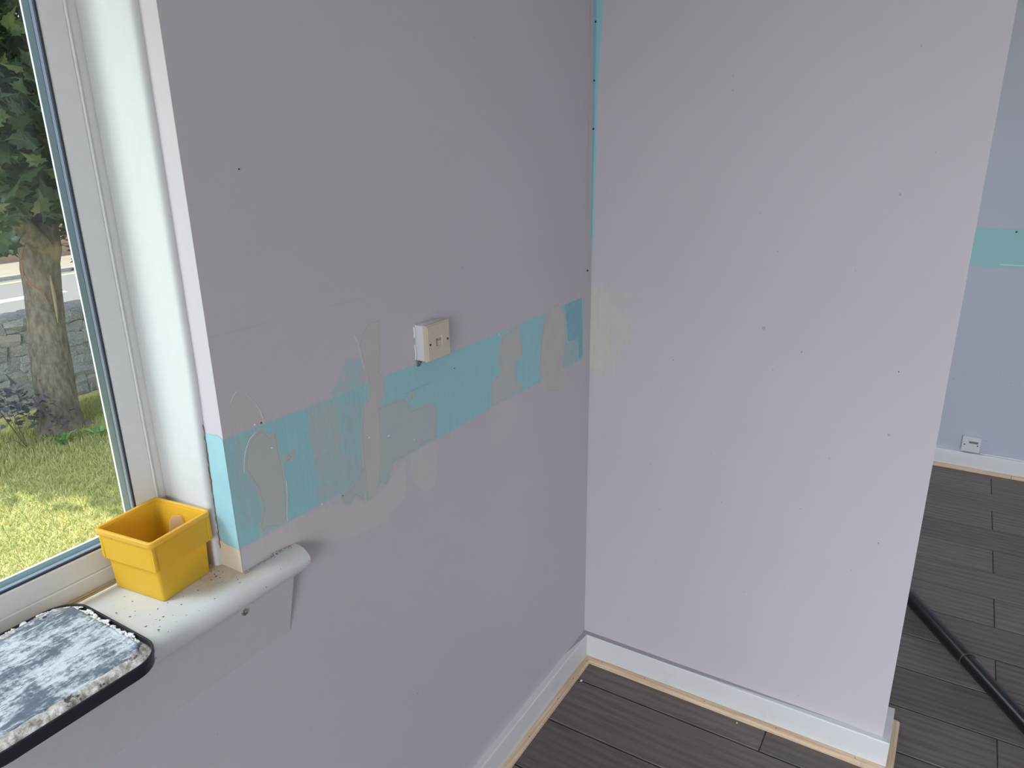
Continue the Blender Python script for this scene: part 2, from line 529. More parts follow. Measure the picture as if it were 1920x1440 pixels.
def add_sweep(bm, prof, p0, p1, m0=0.0, m1=0.0, axis='x'):
    """extrude a closed 2-D profile (d, z) along x or y; m0 / m1 = mitre (shift per unit d)"""
    rings = []
    for t, mt in ((p0, m0), (p1, m1)):
        r = []
        for d, z in prof:
            s = t + mt * d
            r.append(bm.verts.new((s, -d, z) if axis == 'x' else (-d, s, z)))
        rings.append(r)
    n = len(prof)
    for i in range(n):
        j = (i + 1) % n
        bm.faces.new((rings[0][i], rings[0][j], rings[1][j], rings[1][i]))
    bm.faces.new(rings[0])
    bm.faces.new(rings[1][::-1])


def add_tube(bm, pts, rad, seg=10, cap=True, wob=0.0):
    rings = []
    n = len(pts)
    up = Vector((0.13, 0.21, 0.97))
    for i, p in enumerate(pts):
        p = Vector(p)
        a = Vector(pts[max(0, i - 1)])
        b = Vector(pts[min(n - 1, i + 1)])
        t = (b - a).normalized()
        u = t.cross(up)
        if u.length < 0.1:
            u = t.cross(Vector((1, 0, 0)))
        u.normalize()
        w = t.cross(u)
        r = rad[i] if isinstance(rad, (list, tuple)) else rad
        rings.append([bm.verts.new(p + (u * math.cos(2 * math.pi * k / seg) + w * math.sin(2 * math.pi * k / seg)) *
                                   r * (1 + wob * math.sin(3.1 * k + 1.7 * i))) for k in range(seg)])
    for i in range(n - 1):
        for k in range(seg):
            j = (k + 1) % seg
            bm.faces.new((rings[i][k], rings[i][j], rings[i + 1][j], rings[i + 1][k]))
    if cap:
        bm.faces.new(rings[0])
        bm.faces.new(rings[-1][::-1])


def tube(name, pts, rad, mat, parent=None, seg=12, wob=0.0):
    bm = bmesh.new()
    add_tube(bm, pts, rad, seg, True, wob)
    return from_bm(name, bm, mat, parent, smooth=True)


def tag(o, label=None, cat=None, group=None, kind=None):
    if label:
        o['label'] = label
    if cat:
        o['category'] = cat
    if group:
        o['group'] = group
    if kind:
        o['kind'] = kind
    return o


def empty(name, loc=(0, 0, 0), rz=0.0):
    o = bpy.data.objects.new(name, None)
    C.objects.link(o)
    o.empty_display_size = 0.05
    o.location = loc
    o.rotation_euler = (0, 0, rz)
    return o


def poly_sd(P, poly):
    """signed distance (positive inside) of points P (n,2) to a closed polygon"""
    poly = np.asarray(poly, float)
    a = poly
    b = np.roll(poly, -1, 0)
    dmin = np.full(len(P), 1e9)
    inside = np.zeros(len(P), bool)
    for (ax, ay), (bx, by) in zip(a, b):
        ex, ey = bx - ax, by - ay
        t = np.clip(((P[:, 0] - ax) * ex + (P[:, 1] - ay) * ey) / (ex * ex + ey * ey + 1e-12), 0, 1)
        d = np.hypot(P[:, 0] - ax - t * ex, P[:, 1] - ay - t * ey)
        dmin = np.minimum(dmin, d)
        cond = (ay > P[:, 1]) != (by > P[:, 1])
        xi = ax + (P[:, 1] - ay) * ex / np.where(abs(ey) < 1e-12, 1e-12, ey)
        inside ^= cond & (P[:, 0] < xi)
    return np.where(inside, dmin, -dmin)


def patch(name, poly, plane, off, mat, parent, margin=0.008, cell=0.004, label=None, clip=None):
    """thin skin lying on a wall: plane 'y' (x,z outline, faces -y) or 'x' (y,z outline, faces -x)"""
    poly = np.asarray(poly, float)
    lo = poly.min(0) - margin
    hi = poly.max(0) + margin
    if clip is not None:
        lo = np.maximum(lo, (clip[0], clip[2]))
        hi = np.minimum(hi, (clip[1], clip[3]))
    nx = max(2, int((hi[0] - lo[0]) / cell) + 1)
    nz = max(2, int((hi[1] - lo[1]) / cell) + 1)
    gx, gz = np.meshgrid(np.linspace(lo[0], hi[0], nx), np.linspace(lo[1], hi[1], nz), indexing='ij')
    P = np.stack([gx.ravel(), gz.ravel()], 1)
    sd = poly_sd(P, poly)
    idx = np.arange(nx * nz).reshape(nx, nz)
    q = np.stack([idx[:-1, :-1], idx[1:, :-1], idx[1:, 1:], idx[:-1, 1:]], -1).reshape(-1, 4)
    q = q[(sd[q] > -margin).any(1)]
    used = np.unique(q)
    mp = -np.ones(nx * nz, int)
    mp[used] = np.arange(len(used))
    P, sd, q = P[used], sd[used], mp[q]
    if plane == 'y':
        V = np.stack([P[:, 0], np.full(len(P), -off), P[:, 1]], 1)
    else:
        V = np.stack([np.full(len(P), off), P[:, 0], P[:, 1]], 1)
        q = q[:, ::-1]
    me = bpy.data.meshes.new(name)
    me.from_pydata(V.tolist(), [], q.tolist())
    at = me.attributes.new('sd', 'FLOAT', 'POINT')
    at.data.foreach_set('value', sd.astype(np.float32))
    o = link(name, me, mat, parent)
    if label:
        o['label'] = label
    return o


def skin(name, rect, plane, off, polys, mat, parent, cell=0.004, label=None):
    """opaque rectangular skin carrying one signed-distance attribute per outline"""
    x0, x1, z0, z1 = rect
    nx, nz = int((x1 - x0) / cell) + 2, int((z1 - z0) / cell) + 2
    gx, gz = np.meshgrid(np.linspace(x0, x1, nx), np.linspace(z0, z1, nz), indexing='ij')
    P = np.stack([gx.ravel(), gz.ravel()], 1)
    idx = np.arange(nx * nz).reshape(nx, nz)
    q = np.stack([idx[:-1, :-1], idx[1:, :-1], idx[1:, 1:], idx[:-1, 1:]], -1).reshape(-1, 4)
    if plane == 'y':
        V = np.stack([P[:, 0], np.full(len(P), -off), P[:, 1]], 1)
    else:
        V = np.stack([np.full(len(P), off), P[:, 0], P[:, 1]], 1)
        q = q[:, ::-1]
    me = bpy.data.meshes.new(name)
    me.from_pydata(V.tolist(), [], q.tolist())
    for an, poly in polys.items():
        at = me.attributes.new(an, 'FLOAT', 'POINT')
        at.data.foreach_set('value', poly_sd(P, poly).astype(np.float32))
    o = link(name, me, mat, parent)
    if label:
        o['label'] = label
    return o

# ================================================================== the room
XR, ZS, ZH, XL = -1.176, 0.956, 2.10, -2.95     # window opening: right reveal, sill, head, left reveal
YF = 0.148                                       # room face of the window frame
CEIL = 2.40
D = 2.181                                        # far wall
YE = -0.853                                      # free end of the partition
TH = 0.125

bm = bmesh.new()
for b in ((XR, 0.45, 0, 0.27, 0, CEIL), (1.75, D, 0, 0.27, 0, CEIL), (0.45, 1.75, 0, 0.27, 0, ZS), (0.45, 1.75, 0, 0.27, ZH, CEIL), (XL, XR, 0, 0.27, 0, ZS - 0.02), (XL, XR, 0, 0.27, ZH, CEIL), (-3.8, XL, 0, 0.27, 0, CEIL)):  # opening beyond the partition is added to let in side fill
    add_box(bm, *b)
wall_left = tag(from_bm('wall_left', bm, M['lilac']), kind='structure',
                label='lilac window wall on the left with a half-filled mint paint band')
wall_center = tag(box('wall_center', 0, TH, YE, 0, 0, CEIL, M['lilac']), kind='structure',
                  label='lilac partition wall ending in a free edge')
wall_right = tag(box('wall_right', D, D + 0.15, -4.2, 0, 0, CEIL, M['lilac_far']), kind='structure',
                 label='far pale lilac wall with a clean mint band, seen past the partition')
bm = bmesh.new()
for b in ((-3.95, -3.8, -4.2, -3.1, 0, CEIL), (-3.95, -3.8, -0.9, 0.3, 0, CEIL), (-3.95, -3.8, -3.1, -0.9, 2.2, CEIL), (-3.95, -3.8, -3.1, -0.9, 0, 0.25)):
    add_box(bm, *b)
tag(from_bm('wall_rear', bm, M['lilac']), kind='structure')
bm = bmesh.new()
for b in ((-3.95, -0.7, -4.35, -4.2, 0, CEIL), (1.9, D + 0.15, -4.35, -4.2, 0, CEIL), (-0.7, 1.9, -4.35, -4.2, 2.1, CEIL), (-0.7, 1.9, -4.35, -4.2, 0, 0.6)):
    add_box(bm, *b)
tag(from_bm('wall_back', bm, M['lilac']), kind='structure')
bm = bmesh.new()
add_box(bm, -3.95, D + 0.15, -4.35, 0.30, CEIL, CEIL + 0.15)
tag(from_bm('ceiling', bm, M['ceiling']), kind='structure')
tag(box('added_eave', -4.6, D + 0.8, 0.30, 0.36, CEIL + 0.02, CEIL + 0.14, M['gloss']), kind='structure', label='added unseen eave that keeps the sun off the sill')  # unseen overhang put in to block direct sun at the window

# ------------------------------------------------------------------ floor of laminate planks
floor = tag(box('floor', -3.95, D + 0.15, -4.35, 0.0, -0.06, -0.009, M['underlay']), kind='structure',
            label='grey-brown wood laminate floor')
W, X0, LP = 0.1852, -0.1162, 1.2
_pm = {}


def plank_mesh(lx, ly):
    key = (round(lx, 3), round(ly, 3))
    if key not in _pm:
        bm = bmesh.new()
        g = 0.0019
        add_box(bm, g, lx - g, 0.0008, ly - 0.0008, -0.009, 0.0)
        top = [e for e in bm.edges if all(abs(v.co.z) < 1e-6 for v in e.verts)]
        bmesh.ops.bevel(bm, geom=top, offset=0.0022, segments=1, affect='EDGES')
        bmesh.ops.recalc_face_normals(bm, faces=bm.faces[:])
        me = bpy.data.meshes.new('plank')
        bm.to_mesh(me)
        bm.free()
        me.materials.append(M['plank'])
        _pm[key] = me
    return _pm[key]


kmin = int(math.floor((-3.8 - X0) / W))
kmax = int(math.ceil((D - X0) / W))
for k in range(kmin, kmax):
    xa, xb = max(-3.8, X0 + k * W), min(D, X0 + (k + 1) * W)
    # rows counted from the strip beside the partition (k = 0 holds the joint hidden in even rows)
    base = -0.576 if k % 2 == 0 else -1.1196
    if k == -1:
        base = -1.1196
    y = base + 2 * LP
    while y > -4.2:
        ya, yb = max(-4.2, y - LP), min(0.0, y)
        if yb - ya > 0.01:
            o = bpy.data.objects.new('plank', plank_mesh(xb - xa, yb - ya))
            C.objects.link(o)
            o.location = (xa, ya, 0)
            o.parent = floor
        y -= LP

# ------------------------------------------------------------------ skirting boards and pine strips
SK = [(0, 0.0), (0.018, 0.0), (0.018, 0.0835), (0.0172, 0.0862), (0.0155, 0.0877), (0.0, 0.0882)]
QD = [(0.018, 0.0), (0.0365, 0.0), (0.0365, 0.0075), (0.0345, 0.0115), (0.0300, 0.0140), (0.018, 0.0145)]


def sweep(name, prof, p0, p1, m0, m1, axis, mat, parent=None):
    bm = bmesh.new()
    add_sweep(bm, prof, p0, p1, m0, m1, axis)
    return from_bm(name, bm, mat, parent, smooth=True)


base_left = tag(sweep('baseboard_left', SK, -3.8, 0.0, 0, -1, 'x', M['skirting']), kind='structure')
base_center = tag(sweep('baseboard_center', SK, YE, 0.0, -1, -1, 'y', M['skirting']), kind='structure')
# return round the free end of the partition, with a worn rounded top at its far end
bm = bmesh.new()
prof_end = [(0.0, 0.0), (0.145, 0.0), (0.145, 0.052), (0.142, 0.066), (0.136, 0.078), (0.125, 0.086), (0.10, 0.0882), (0.0, 0.0882)]
a = [bm.verts.new((x, YE, z)) for x, z in prof_end]
b = [bm.verts.new((x - (0.018 if i in (0, 7) else 0), YE - 0.018, z)) for i, (x, z) in enumerate(prof_end)]
for i in range(len(a)):
    j = (i + 1) % len(a)
    bm.faces.new((a[i], a[j], b[j], b[i]))
bm.faces.new(a)
bm.faces.new(b[::-1])
ret = from_bm('skirting_return', bm, M['skirting'], base_center)
bm = bmesh.new()
for tri in (((-0.0003, -0.0003), (-0.0165, -0.0165), (-0.0160, -0.30), (-0.0003, -0.78)), ((-0.0003, -0.0003), (-0.13, -0.0003), (-0.05, -0.012), (-0.0165, -0.0165))):
    ta = [bm.verts.new((x, y, 0.0879)) for x, y in tri]
    tb_ = [bm.verts.new((x, y, 0.0885)) for x, y in tri]
    bm.faces.new(ta)
    bm.faces.new(tb_[::-1])
    for k in range(4):
        bm.faces.new((ta[k], ta[(k + 1) % 4], tb_[(k + 1) % 4], tb_[k]))
from_bm('dusty_ledge', bm, M['dusty_top'], base_center)
base_right = tag(sweep('baseboard_right', [(-x - D, z) if False else (x - D, z) for x, z in SK], -4.2, 0.0, 0, 0, 'y', M['skirting']), kind='structure')
bm = bmesh.new()
add_tube(bm, [(D - 0.004, -1.5, 0.0905), (D - 0.004, -1.06, 0.0905)], 0.0028, 6)
from_bm('caulk_bead', bm, M['gloss'], base_right)


def nail(parent, x, y, z, nrm):
    bm = bmesh.new()
    n = Vector(nrm).normalized()
    add_tube(bm, [Vector((x, y, z)) - n * 0.002, Vector((x, y, z)) + n * 0.0004], 0.0013, 6)
    return from_bm('nail', bm, M['nail'], parent)


strip_l = tag(sweep('trim_2', QD, -3.8, 0.0, 0, -1, 'x', M['pine']), kind='structure', label='bare pine strip along the left skirting')
strip_c = tag(sweep('trim_3', QD, YE - 0.018, 0.0, 0, -1, 'y', M['pine_y']), kind='structure', label='bare pine strip along the partition skirting')
for x in (-0.045, -0.135, -0.235, -0.40):
    nail(strip_l, x, -0.030, 0.0140, (0, -0.5, 1))
for y in (-0.075, -0.215, -0.40, -0.60, -0.80):
    nail(strip_c, -0.027, y, 0.0143, (-0.5, 0, 1))
bm = bmesh.new()
pr = [(0.018, 0.0), (0.0365, 0.0), (0.0365, 0.0085), (0.0345, 0.0120), (0.0300, 0.0140), (0.018, 0.0145)]
a = [bm.verts.new((-0.0365, YE - d, z)) for d, z in pr]
b = [bm.verts.new((0.172, YE - d, z)) for d, z in pr]
for i in range(len(a)):
    j = (i + 1) % len(a)
    bm.faces.new((a[i], a[j], b[j], b[i]))
bm.faces.new(a)
bm.faces.new(b[::-1])
from_bm('strip_return', bm, M['pine'], strip_c)
o = sweep('trim_4', [(x - D, z) for x, z in QD], -1.1985, 0.0, 0, 0, 'y', M['pine_y'])
tag(o, kind='structure', label='pine strip along the far skirting')
tag(sweep('trim_5', [(x - D, z) for x, z in QD], -4.2, -1.2005, 0, 0, 'y', M['pine_y']), kind='structure', label='second length of pine strip butted on along the far skirting')
nail(o, D - 0.027, -1.15, 0.0143, (-0.5, 0, 1))

# ------------------------------------------------------------------ exposed paint band, filler patches
PD = {'dome': [(-1.1734, 1.1717), (-1.1642, 1.1997), (-1.1633, 1.2118), (-1.1531, 1.225), (-1.1428, 1.2311), (-1.1331, 1.225), (-1.1176, 1.2076), (-1.1088, 1.192), (-1.105, 1.1755), (-1.1046, 1.1699), (-1.1357, 1.1709)], 'tall_left': [(-1.1502, 1.1149), (-1.1439, 1.139), (-1.1339, 1.1551), (-1.1147, 1.1648), (-1.105, 1.1603), (-1.0964, 1.1482), (-1.0862, 1.1537), (-1.0837, 1.1436), (-1.0831, 1.1204), (-1.0798, 1.0957), (-1.0785, 1.0667), (-1.0805, 1.0337), (-1.0859, 0.9968), (-1.1029, 0.9964), (-1.1249, 1.0048), (-1.1273, 0.9976), (-1.1367, 0.9975), (-1.1376, 1.0171), (-1.1286, 1.0412), (-1.1319, 1.0708), (-1.1429, 1.0984)], 'haze_left': [(-1.1575, 1.168), (-1.1396, 1.1659), (-1.1148, 1.1637), (-1.1339, 1.1551), (-1.1452, 1.1307), (-1.1506, 1.0971), (-1.1298, 1.0675), (-1.1405, 1.0653), (-1.1596, 1.0875), (-1.1624, 1.1154), (-1.1624, 1.1374)], 'crumb': [(-1.0789, 1.1118), (-1.0613, 1.1074), (-1.0546, 1.1143), (-1.0531, 1.109), (-1.0555, 1.098), (-1.0646, 1.0944), (-1.0746, 1.0936), (-1.0792, 1.1002)], 'mid_upper': [(-1.0199, 1.1659), (-0.9941, 1.1683), (-0.9728, 1.1653), (-0.9652, 1.1507), (-0.9587, 1.1263), (-0.9539, 1.0995), (-0.9507, 1.0856), (-0.9698, 1.0647), (-0.9948, 1.0694), (-1.0184, 1.0786), (-1.022, 1.107), (-1.0225, 1.136)], 'mid_lower': [(-1.0184, 1.0786), (-0.9698, 1.0647), (-0.9053, 1.0315), (-0.9116, 0.9769), (-0.9621, 0.9936), (-0.9947, 0.9976), (-1.0196, 1.0011), (-1.0235, 1.0182), (-1.0109, 1.0431)], 'stroke': [(-0.8631, 1.275), (-0.8645, 1.2777), (-0.8888, 1.259), (-0.8978, 1.2395), (-0.8934, 1.2191), (-0.886, 1.1951), (-0.882, 1.169), (-0.8834, 1.1416), (-0.9008, 1.1267), (-0.9087, 1.0884), (-0.9112, 1.0371), (-0.9096, 0.9583), (-0.8926, 0.9478), (-0.8713, 0.9719), (-0.8607, 1.0173), (-0.855, 1.1224), (-0.8414, 1.1286), (-0.8389, 1.1694), (-0.8488, 1.1799), (-0.843, 1.2163), (-0.8391, 1.27), (-0.8421, 1.2743)], 'wide': [(-0.8699, 1.1193), (-0.8295, 1.1169), (-0.787, 1.1131), (-0.7803, 1.0987), (-0.7694, 1.0842), (-0.7147, 1.0779), (-0.6974, 1.0724), (-0.6926, 1.0475), (-0.6986, 0.9991), (-0.7561, 0.9997), (-0.7943, 0.9942), (-0.8299, 0.9996), (-0.8372, 0.9857), (-0.8533, 0.9614), (-0.8713, 0.9719), (-0.8993, 0.9536), (-0.9102, 0.9531), (-0.9235, 0.9618), (-0.9359, 0.9755), (-0.9476, 0.9646), (-0.967, 0.9722), (-0.9694, 0.993), (-0.9404, 0.9962), (-0.9011, 1.0332), (-0.9025, 1.112)], 'mid_haze': [(-1.0197, 1.167), (-0.9941, 1.1683), (-0.9728, 1.1653), (-0.9422, 1.1532), (-0.893, 1.1378), (-0.9046, 0.9739), (-0.9624, 0.9911), (-0.995, 0.9951), (-1.0183, 0.9992), (-1.0238, 1.0158), (-1.0181, 1.081), (-1.0228, 1.1121)], 'lobe': [(-0.7845, 0.9968), (-0.7484, 1.0008), (-0.7042, 1.0004), (-0.6991, 0.9308), (-0.7192, 0.9013), (-0.7487, 0.9), (-0.779, 0.935)], 'haze_low': [(-1.1778, 1.152), (-1.1613, 1.137), (-1.1479, 1.114), (-1.1435, 1.0941), (-1.1322, 1.0686), (-1.1311, 1.0424), (-1.1327, 1.0147), (-1.1551, 1.021), (-1.168, 1.0504), (-1.1703, 1.0966)], 'scuff': [(-0.7945, 1.1201), (-0.7579, 1.1222), (-0.707, 1.1201), (-0.7047, 1.1167), (-0.7433, 1.1179), (-0.7875, 1.118)], 'tab': [(-0.7736, 1.1186), (-0.7624, 1.1165), (-0.7611, 1.0982), (-0.7713, 1.0992)], 'mint_smear': [(-0.9298, 1.2189), (-0.9132, 1.2217), (-0.894, 1.2144), (-0.8924, 1.1844), (-0.8918, 1.1593), (-0.889, 1.1382), (-0.9359, 1.143), (-0.9543, 1.1514), (-0.9671, 1.1746), (-0.9493, 1.1908), (-0.9346, 1.2059)], 'right_patch': [(-0.4972, 1.0603), (-0.4557, 1.0719), (-0.4682, 1.1062), (-0.4528, 1.1519), (-0.374, 1.1652), (-0.3645, 1.0875), (-0.3985, 1.0723), (-0.3923, 1.0261), (-0.366, 1.0143), (-0.3663, 1.0019), (-0.5032, 1.0)], 'right_faint': [(-0.4999, 0.9989), (-0.507, 0.9134), (-0.4622, 0.8967), (-0.4256, 0.9), (-0.3947, 0.9313), (-0.3893, 0.9964)], 'right_stroke': [(-0.2734, 1.1106), (-0.2568, 1.1566), (-0.2233, 1.1748), (-0.1799, 1.177), (-0.1571, 1.1448), (-0.1421, 1.0759), (-0.1598, 1.0267), (-0.1586, 0.9445), (-0.1954, 0.9441), (-0.2442, 0.9611), (-0.2528, 0.99), (-0.2822, 1.0114), (-0.2819, 1.0582)], 'corner_grey': [(-0.1604, 1.0669), (-0.0942, 1.0557), (-0.0794, 1.0522), (-0.0679, 0.9983), (-0.0927, 1.0001), (-0.1548, 1.0028)], 'worn_teal': [(-0.1529, 1.1654), (-0.0584, 1.1652), (-0.0429, 1.006), (-0.0679, 0.9983), (-0.0746, 1.0556), (-0.1326, 1.0647)], 'skim': [(-1.0862, 0.9945), (-1.0601, 0.9944), (-0.9966, 0.9827), (-0.8813, 0.9495), (-0.7973, 0.9947), (-0.8003, 0.9193), (-0.8387, 0.9069), (-0.8679, 0.8942), (-0.9205, 0.8997), (-0.9889, 0.9146), (-1.0637, 0.9477), (-1.1023, 0.9626), (-1.172, 0.9632), (-1.1721, 0.9942), (-1.1305, 0.9943)], 'square': [(-1.0222, 1.2275), (-0.9768, 1.2174), (-0.9715, 1.1878), (-1.0108, 1.1856), (-1.0228, 1.2029)], 'patchB': [(-0.0005, 1.1909), (-0.0297, 1.1979), (-0.0593, 1.1781), (-0.1255, 1.1752), (-0.0698, 1.1477), (-0.1143, 1.1027), (-0.1212, 1.0488), (-0.0845, 0.9974), (-0.0759, 0.9582), (-0.0465, 0.9416), (-0.0007, 0.9395)]}
B = wall_left
band = [(XR, 0.9965), (-1.10, 0.9975), (-1.0, 0.996), (-0.85, 0.9985), (-0.70, 0.997), (-0.5, 0.9995), (-0.3, 0.996), (-0.15, 0.998), (-0.045, 0.994),
        (-0.045, 1.1655), (-0.15, 1.1665), (-0.25, 1.164), (-0.36, 1.1635), (-0.50, 1.162), (-0.63, 1.1625), (-0.80, 1.1685), (-0.96, 1.1668), (-1.10, 1.1690), (XR, 1.1700)]
CORN = [(-0.045, 0.985), (0.01, 0.985), (0.01, 1.3105), (-0.018, 1.3075), (-0.019, 1.25), (-0.028, 1.19), (-0.046, 1.165)]
STRIP = [(-0.0125, 1.3095), (0.01, 1.312), (0.01, 2.41), (-0.017, 2.41), (-0.0185, 1.90), (-0.016, 1.7), (-0.0125, 1.55), (-0.0120, 1.4)]
LAYERS = [('skim', (0.605, 0.570, 0.580), 0.010, 0.008, 0.95, 0, 0.3), ('lobe', (0.60, 0.575, 0.58), 0.006, 0.008, 0.8, 0, 0.3), ('square', (0.57, 0.555, 0.57), 0.008, 0.01, 0.5, 0, 0), ('right_faint', (0.575, 0.56, 0.565), 0.006, 0.01, 0.6, 0, 0.2),
          ('band', MINT, 0.0022, 0.0008, 1.0, 0, -0.5), ('mint_smear', (0.355, 0.575, 0.60), 0.016, 0.014, 0.95, 0.75, 0.6),
          ('haze_left', (0.43, 0.54, 0.54), 0.014, 0.016, 0.9, 0.55, 0.3), ('haze_low', (0.40, 0.55, 0.565), 0.014, 0.02, 0.8, 0.6, 0.2), ('mid_haze', (0.41, 0.54, 0.55), 0.014, 0.014, 0.95, 0.65, 0.3),
          ('mid_upper', (0.48, 0.535, 0.525), 0.012, 0.008, 0.95, 0.5, 0.4), ('mid_lower', (0.44, 0.53, 0.53), 0.016, 0.012, 0.85, 0.65, 0.3), ('scuff', (0.25, 0.45, 0.49), 0.003, 0.003, 0.7, 0.5, -0.2),
          ('dome', (0.555, 0.54, 0.54), 0.006, 0.006, 0.95, 0.1, 0.4), ('worn_teal', (0.23, 0.45, 0.545), 0.004, 0.003, 0.95, 0.4, -0.2),
          ('corner_grey', (0.42, 0.52, 0.535), 0.008, 0.006, 0.9, 0.3, 0.2), ('corner', (0.55, 0.53, 0.525), 0.003, 0.003, 0.95, 0.1, 0.3)]
G1, G2 = (0.485, 0.535, 0.515), (0.50, 0.53, 0.525)
W1, W2 = (0.555, 0.545, 0.53), (0.53, 0.535, 0.525)
FILL = [('wide', ((0.475, 0.53, 0.515), (0.44, 0.52, 0.52))), ('stroke', (W1, W2)), ('tall_left', (G1, G2)), ('crumb', (G1, G2)), ('tab', (G1, G2)), ('right_patch', ((0.53, 0.545, 0.53), (0.49, 0.54, 0.53))),
        ('right_stroke', (W1, W2))]
SOFT = {'wide': (0.008, 0.008), 'stroke': (0.006, 0.010), 'tall_left': (0.003, 0.002), 'crumb': (0.007, 0.002), 'tab': (0.002, 0.002), 'right_patch': (0.006, 0.006), 'right_stroke': (0.006, 0.009)}
LAYERS += [(k, c, SOFT[k][0], SOFT[k][1], 1.0, 0, 0.35) for k, c in FILL]
polys = {k: PD[k] for k in PD if k in [l[0] for l in LAYERS]}
polys['band'] = band
polys['corner'] = CORN
skin('exposed_paint_band', (XR + 0.0004, -0.0004, 0.865, 1.315), 'y', 0.0006, {'sd_' + k: v for k, v in polys.items()},
     layered_mat('patched_wall_finish', [('sd_' + l[0],) + l[1:] for l in LAYERS]), B, label='mint green paint band left where a dado rail came off, smeared with thin filler')
skin('corner_paint_strip', (-0.034, -0.0004, 1.3155, CEIL - 0.001), 'y', 0.0006, {'sd_strip': STRIP},
     layered_mat('corner_paint_finish', [('sd_strip', MINT, 0.0012, 0.0008, 1.0, 0, -0.5)]), B, cell=0.003, label='mint paint showing down the corner')
off = 0.0007
for nm, cols in FILL:
    patch('filler_patch', PD[nm], 'y', off, filler_solid('filler_' + nm, cols), B, margin=0.002, clip=(XR + 0.0005, -0.0005, 0.86, 2.3))
    off += 0.00005
STRIPB = [(-0.006, 1.285), (0.01, 1.285), (0.01, 2.41), (-0.022, 2.41), (-0.020, 1.95), (-0.016, 1.83), (-0.0085, 1.70), (-0.0075, 1.6), (-0.0055, 1.45)]
skin('corner_paint_strip', (-0.034, -0.0004, 1.2705, CEIL - 0.001), 'x', -0.0006, {'sd_strip': STRIPB},
     layered_mat('corner_paint_finish_right', [('sd_strip', MINT, 0.0012, 0.0008, 1.0, 0, -0.5)]), wall_center, cell=0.003, label='mint paint showing down the corner')
skin('filler_patch', (-0.21, -0.0004, 0.86, 1.27), 'x', -0.0006, {'sd_patch': PD['patchB'], 'sd_core': [(0.01, 1.19), (-0.05, 1.17), (-0.045, 1.10), (-0.065, 1.02), (-0.03, 0.96), (0.01, 0.95)]},
     layered_mat('cream_filler_finish', [('sd_patch', (0.585, 0.56, 0.535), 0.010, 0.018, 0.9, 0.15, 0.5), ('sd_core', (0.60, 0.58, 0.53), 0.010, 0.016, 0.9, 0.1, 0.8)]), wall_center, label='cream filler patch beside the corner')
for z, x in ((1.829, -0.0075), (1.698, -0.009), (1.586, -0.0085), (1.233, -0.028)):
    bm = bmesh.new()
    add_tube(bm, [(x, 0.001, z), (x, -0.0030, z)], 0.0024, 8)
    from_bm('screw_hole', bm, M['nail'], wall_left)
# trowel ridges and little nicks in the filler
for pts in ([(-1.157, 1.218), (-1.148, 1.2285), (-1.1428, 1.2315), (-1.131, 1.226), (-1.1176, 1.2085), (-1.108, 1.190), (-1.1046, 1.17)],
            [(-1.1502, 1.110), (-1.1478, 1.1255), (-1.1439, 1.139), (-1.1339, 1.1551), (-1.1215, 1.1625)],
            [(-0.905, 1.2560), (-0.896, 1.243), (-0.897, 1.236), (-0.8935, 1.22), (-0.890, 1.205), (-0.887, 1.1935)],
            [(-0.9135, 0.975), (-0.9115, 0.966), (-0.9105, 0.955)],
            [(-1.0785, 1.066), (-1.0795, 1.04), (-1.0845, 1.012), (-1.085, 0.999)]):
    bm = bmesh.new()
    add_tube(bm, [(x, -0.0007, z) for x, z in pts], 0.00055, 5)
    from_bm('trowel_ridge', bm, M['ridge'], wall_left)
for (x, z, r) in ((-1.097, 1.1285, 0.002), (-1.1215, 1.174, 0.0022), (-1.110, 1.173, 0.0018), (-0.89, 1.07, 0.0022), (-0.77, 1.0215, 0.0020), (-1.013, 0.996, 0.002), (-0.4636, 1.1585, 0.003), (-0.6325, 1.127, 0.0015), (-0.84, 1.055, 0.003), (-1.092, 1.5286, 0.0015), (-0.965, 0.99, 0.0015)):
    bm = bmesh.new()
    r *= 0.75
    add_tube(bm, [(x, -0.0004, z), (x + 0.0003, -0.0018, z)], [r, r * 0.7], 7)
    from_bm('plaster_pimple', bm, M['nail'] if r < 0.00145 else M['plaster_white'], wall_left)
for y, z in ((-0.757, 1.060), (-0.550, 1.0776), (-0.2387, 1.0137), (-0.772, 0.632)):
    bm = bmesh.new()
    add_tube(bm, [(0.001, y, z), (-0.0006, y, z)], 0.0013, 6)
    from_bm('paint_nick', bm, M['nail'], wall_center)
# far wall band
patch('exposed_paint_band', [(-1.6, 0.9867), (-1.6, 1.1586), (0.02, 1.1586), (0.02, 0.9867)], 'x', D - 0.0006, M['mint_clean'], wall_right, cell=0.012,
      clip=(-1.6, -0.001, 0.9, 1.3), label='clean mint green paint band across the far wall')
bm = bmesh.new()
add_tube(bm, [(D + 0.001, -1.027, 1.148), (D - 0.0035, -1.027, 1.148)], 0.0042, 8)
from_bm('screw_hole', bm, M['nail'], wall_right)
bm = bmesh.new()
add_box(bm, D - 0.0020, D, -1.14, -0.99, 1.000, 1.0035)
from_bm('paint_ridge', bm, M['gloss'], wall_right)

# dust and flakes on the floor
for nm, x, y, lab in (('plaster_crumb', -0.119, -0.049, 'small white plaster crumb at the left pine strip near the corner'),
                      ('plaster_crumb', -0.048, -0.500, 'tiny white plaster flake on the floor along the partition strip')):
    bm = bmesh.new()
    bmesh.ops.create_icosphere(bm, subdivisions=1, radius=0.0042 if y > -0.3 else 0.003)
    for v in bm.verts:
        v.co = Vector((v.co.x * random.uniform(0.8, 1.5), v.co.y * random.uniform(0.6, 1.2), max(v.co.z * 0.5, -0.0012)))
    o = from_bm(nm, bm, M['plaster_white'])
    o.location = (x, y, 0.0013)
    tag(o, lab, 'crumb')

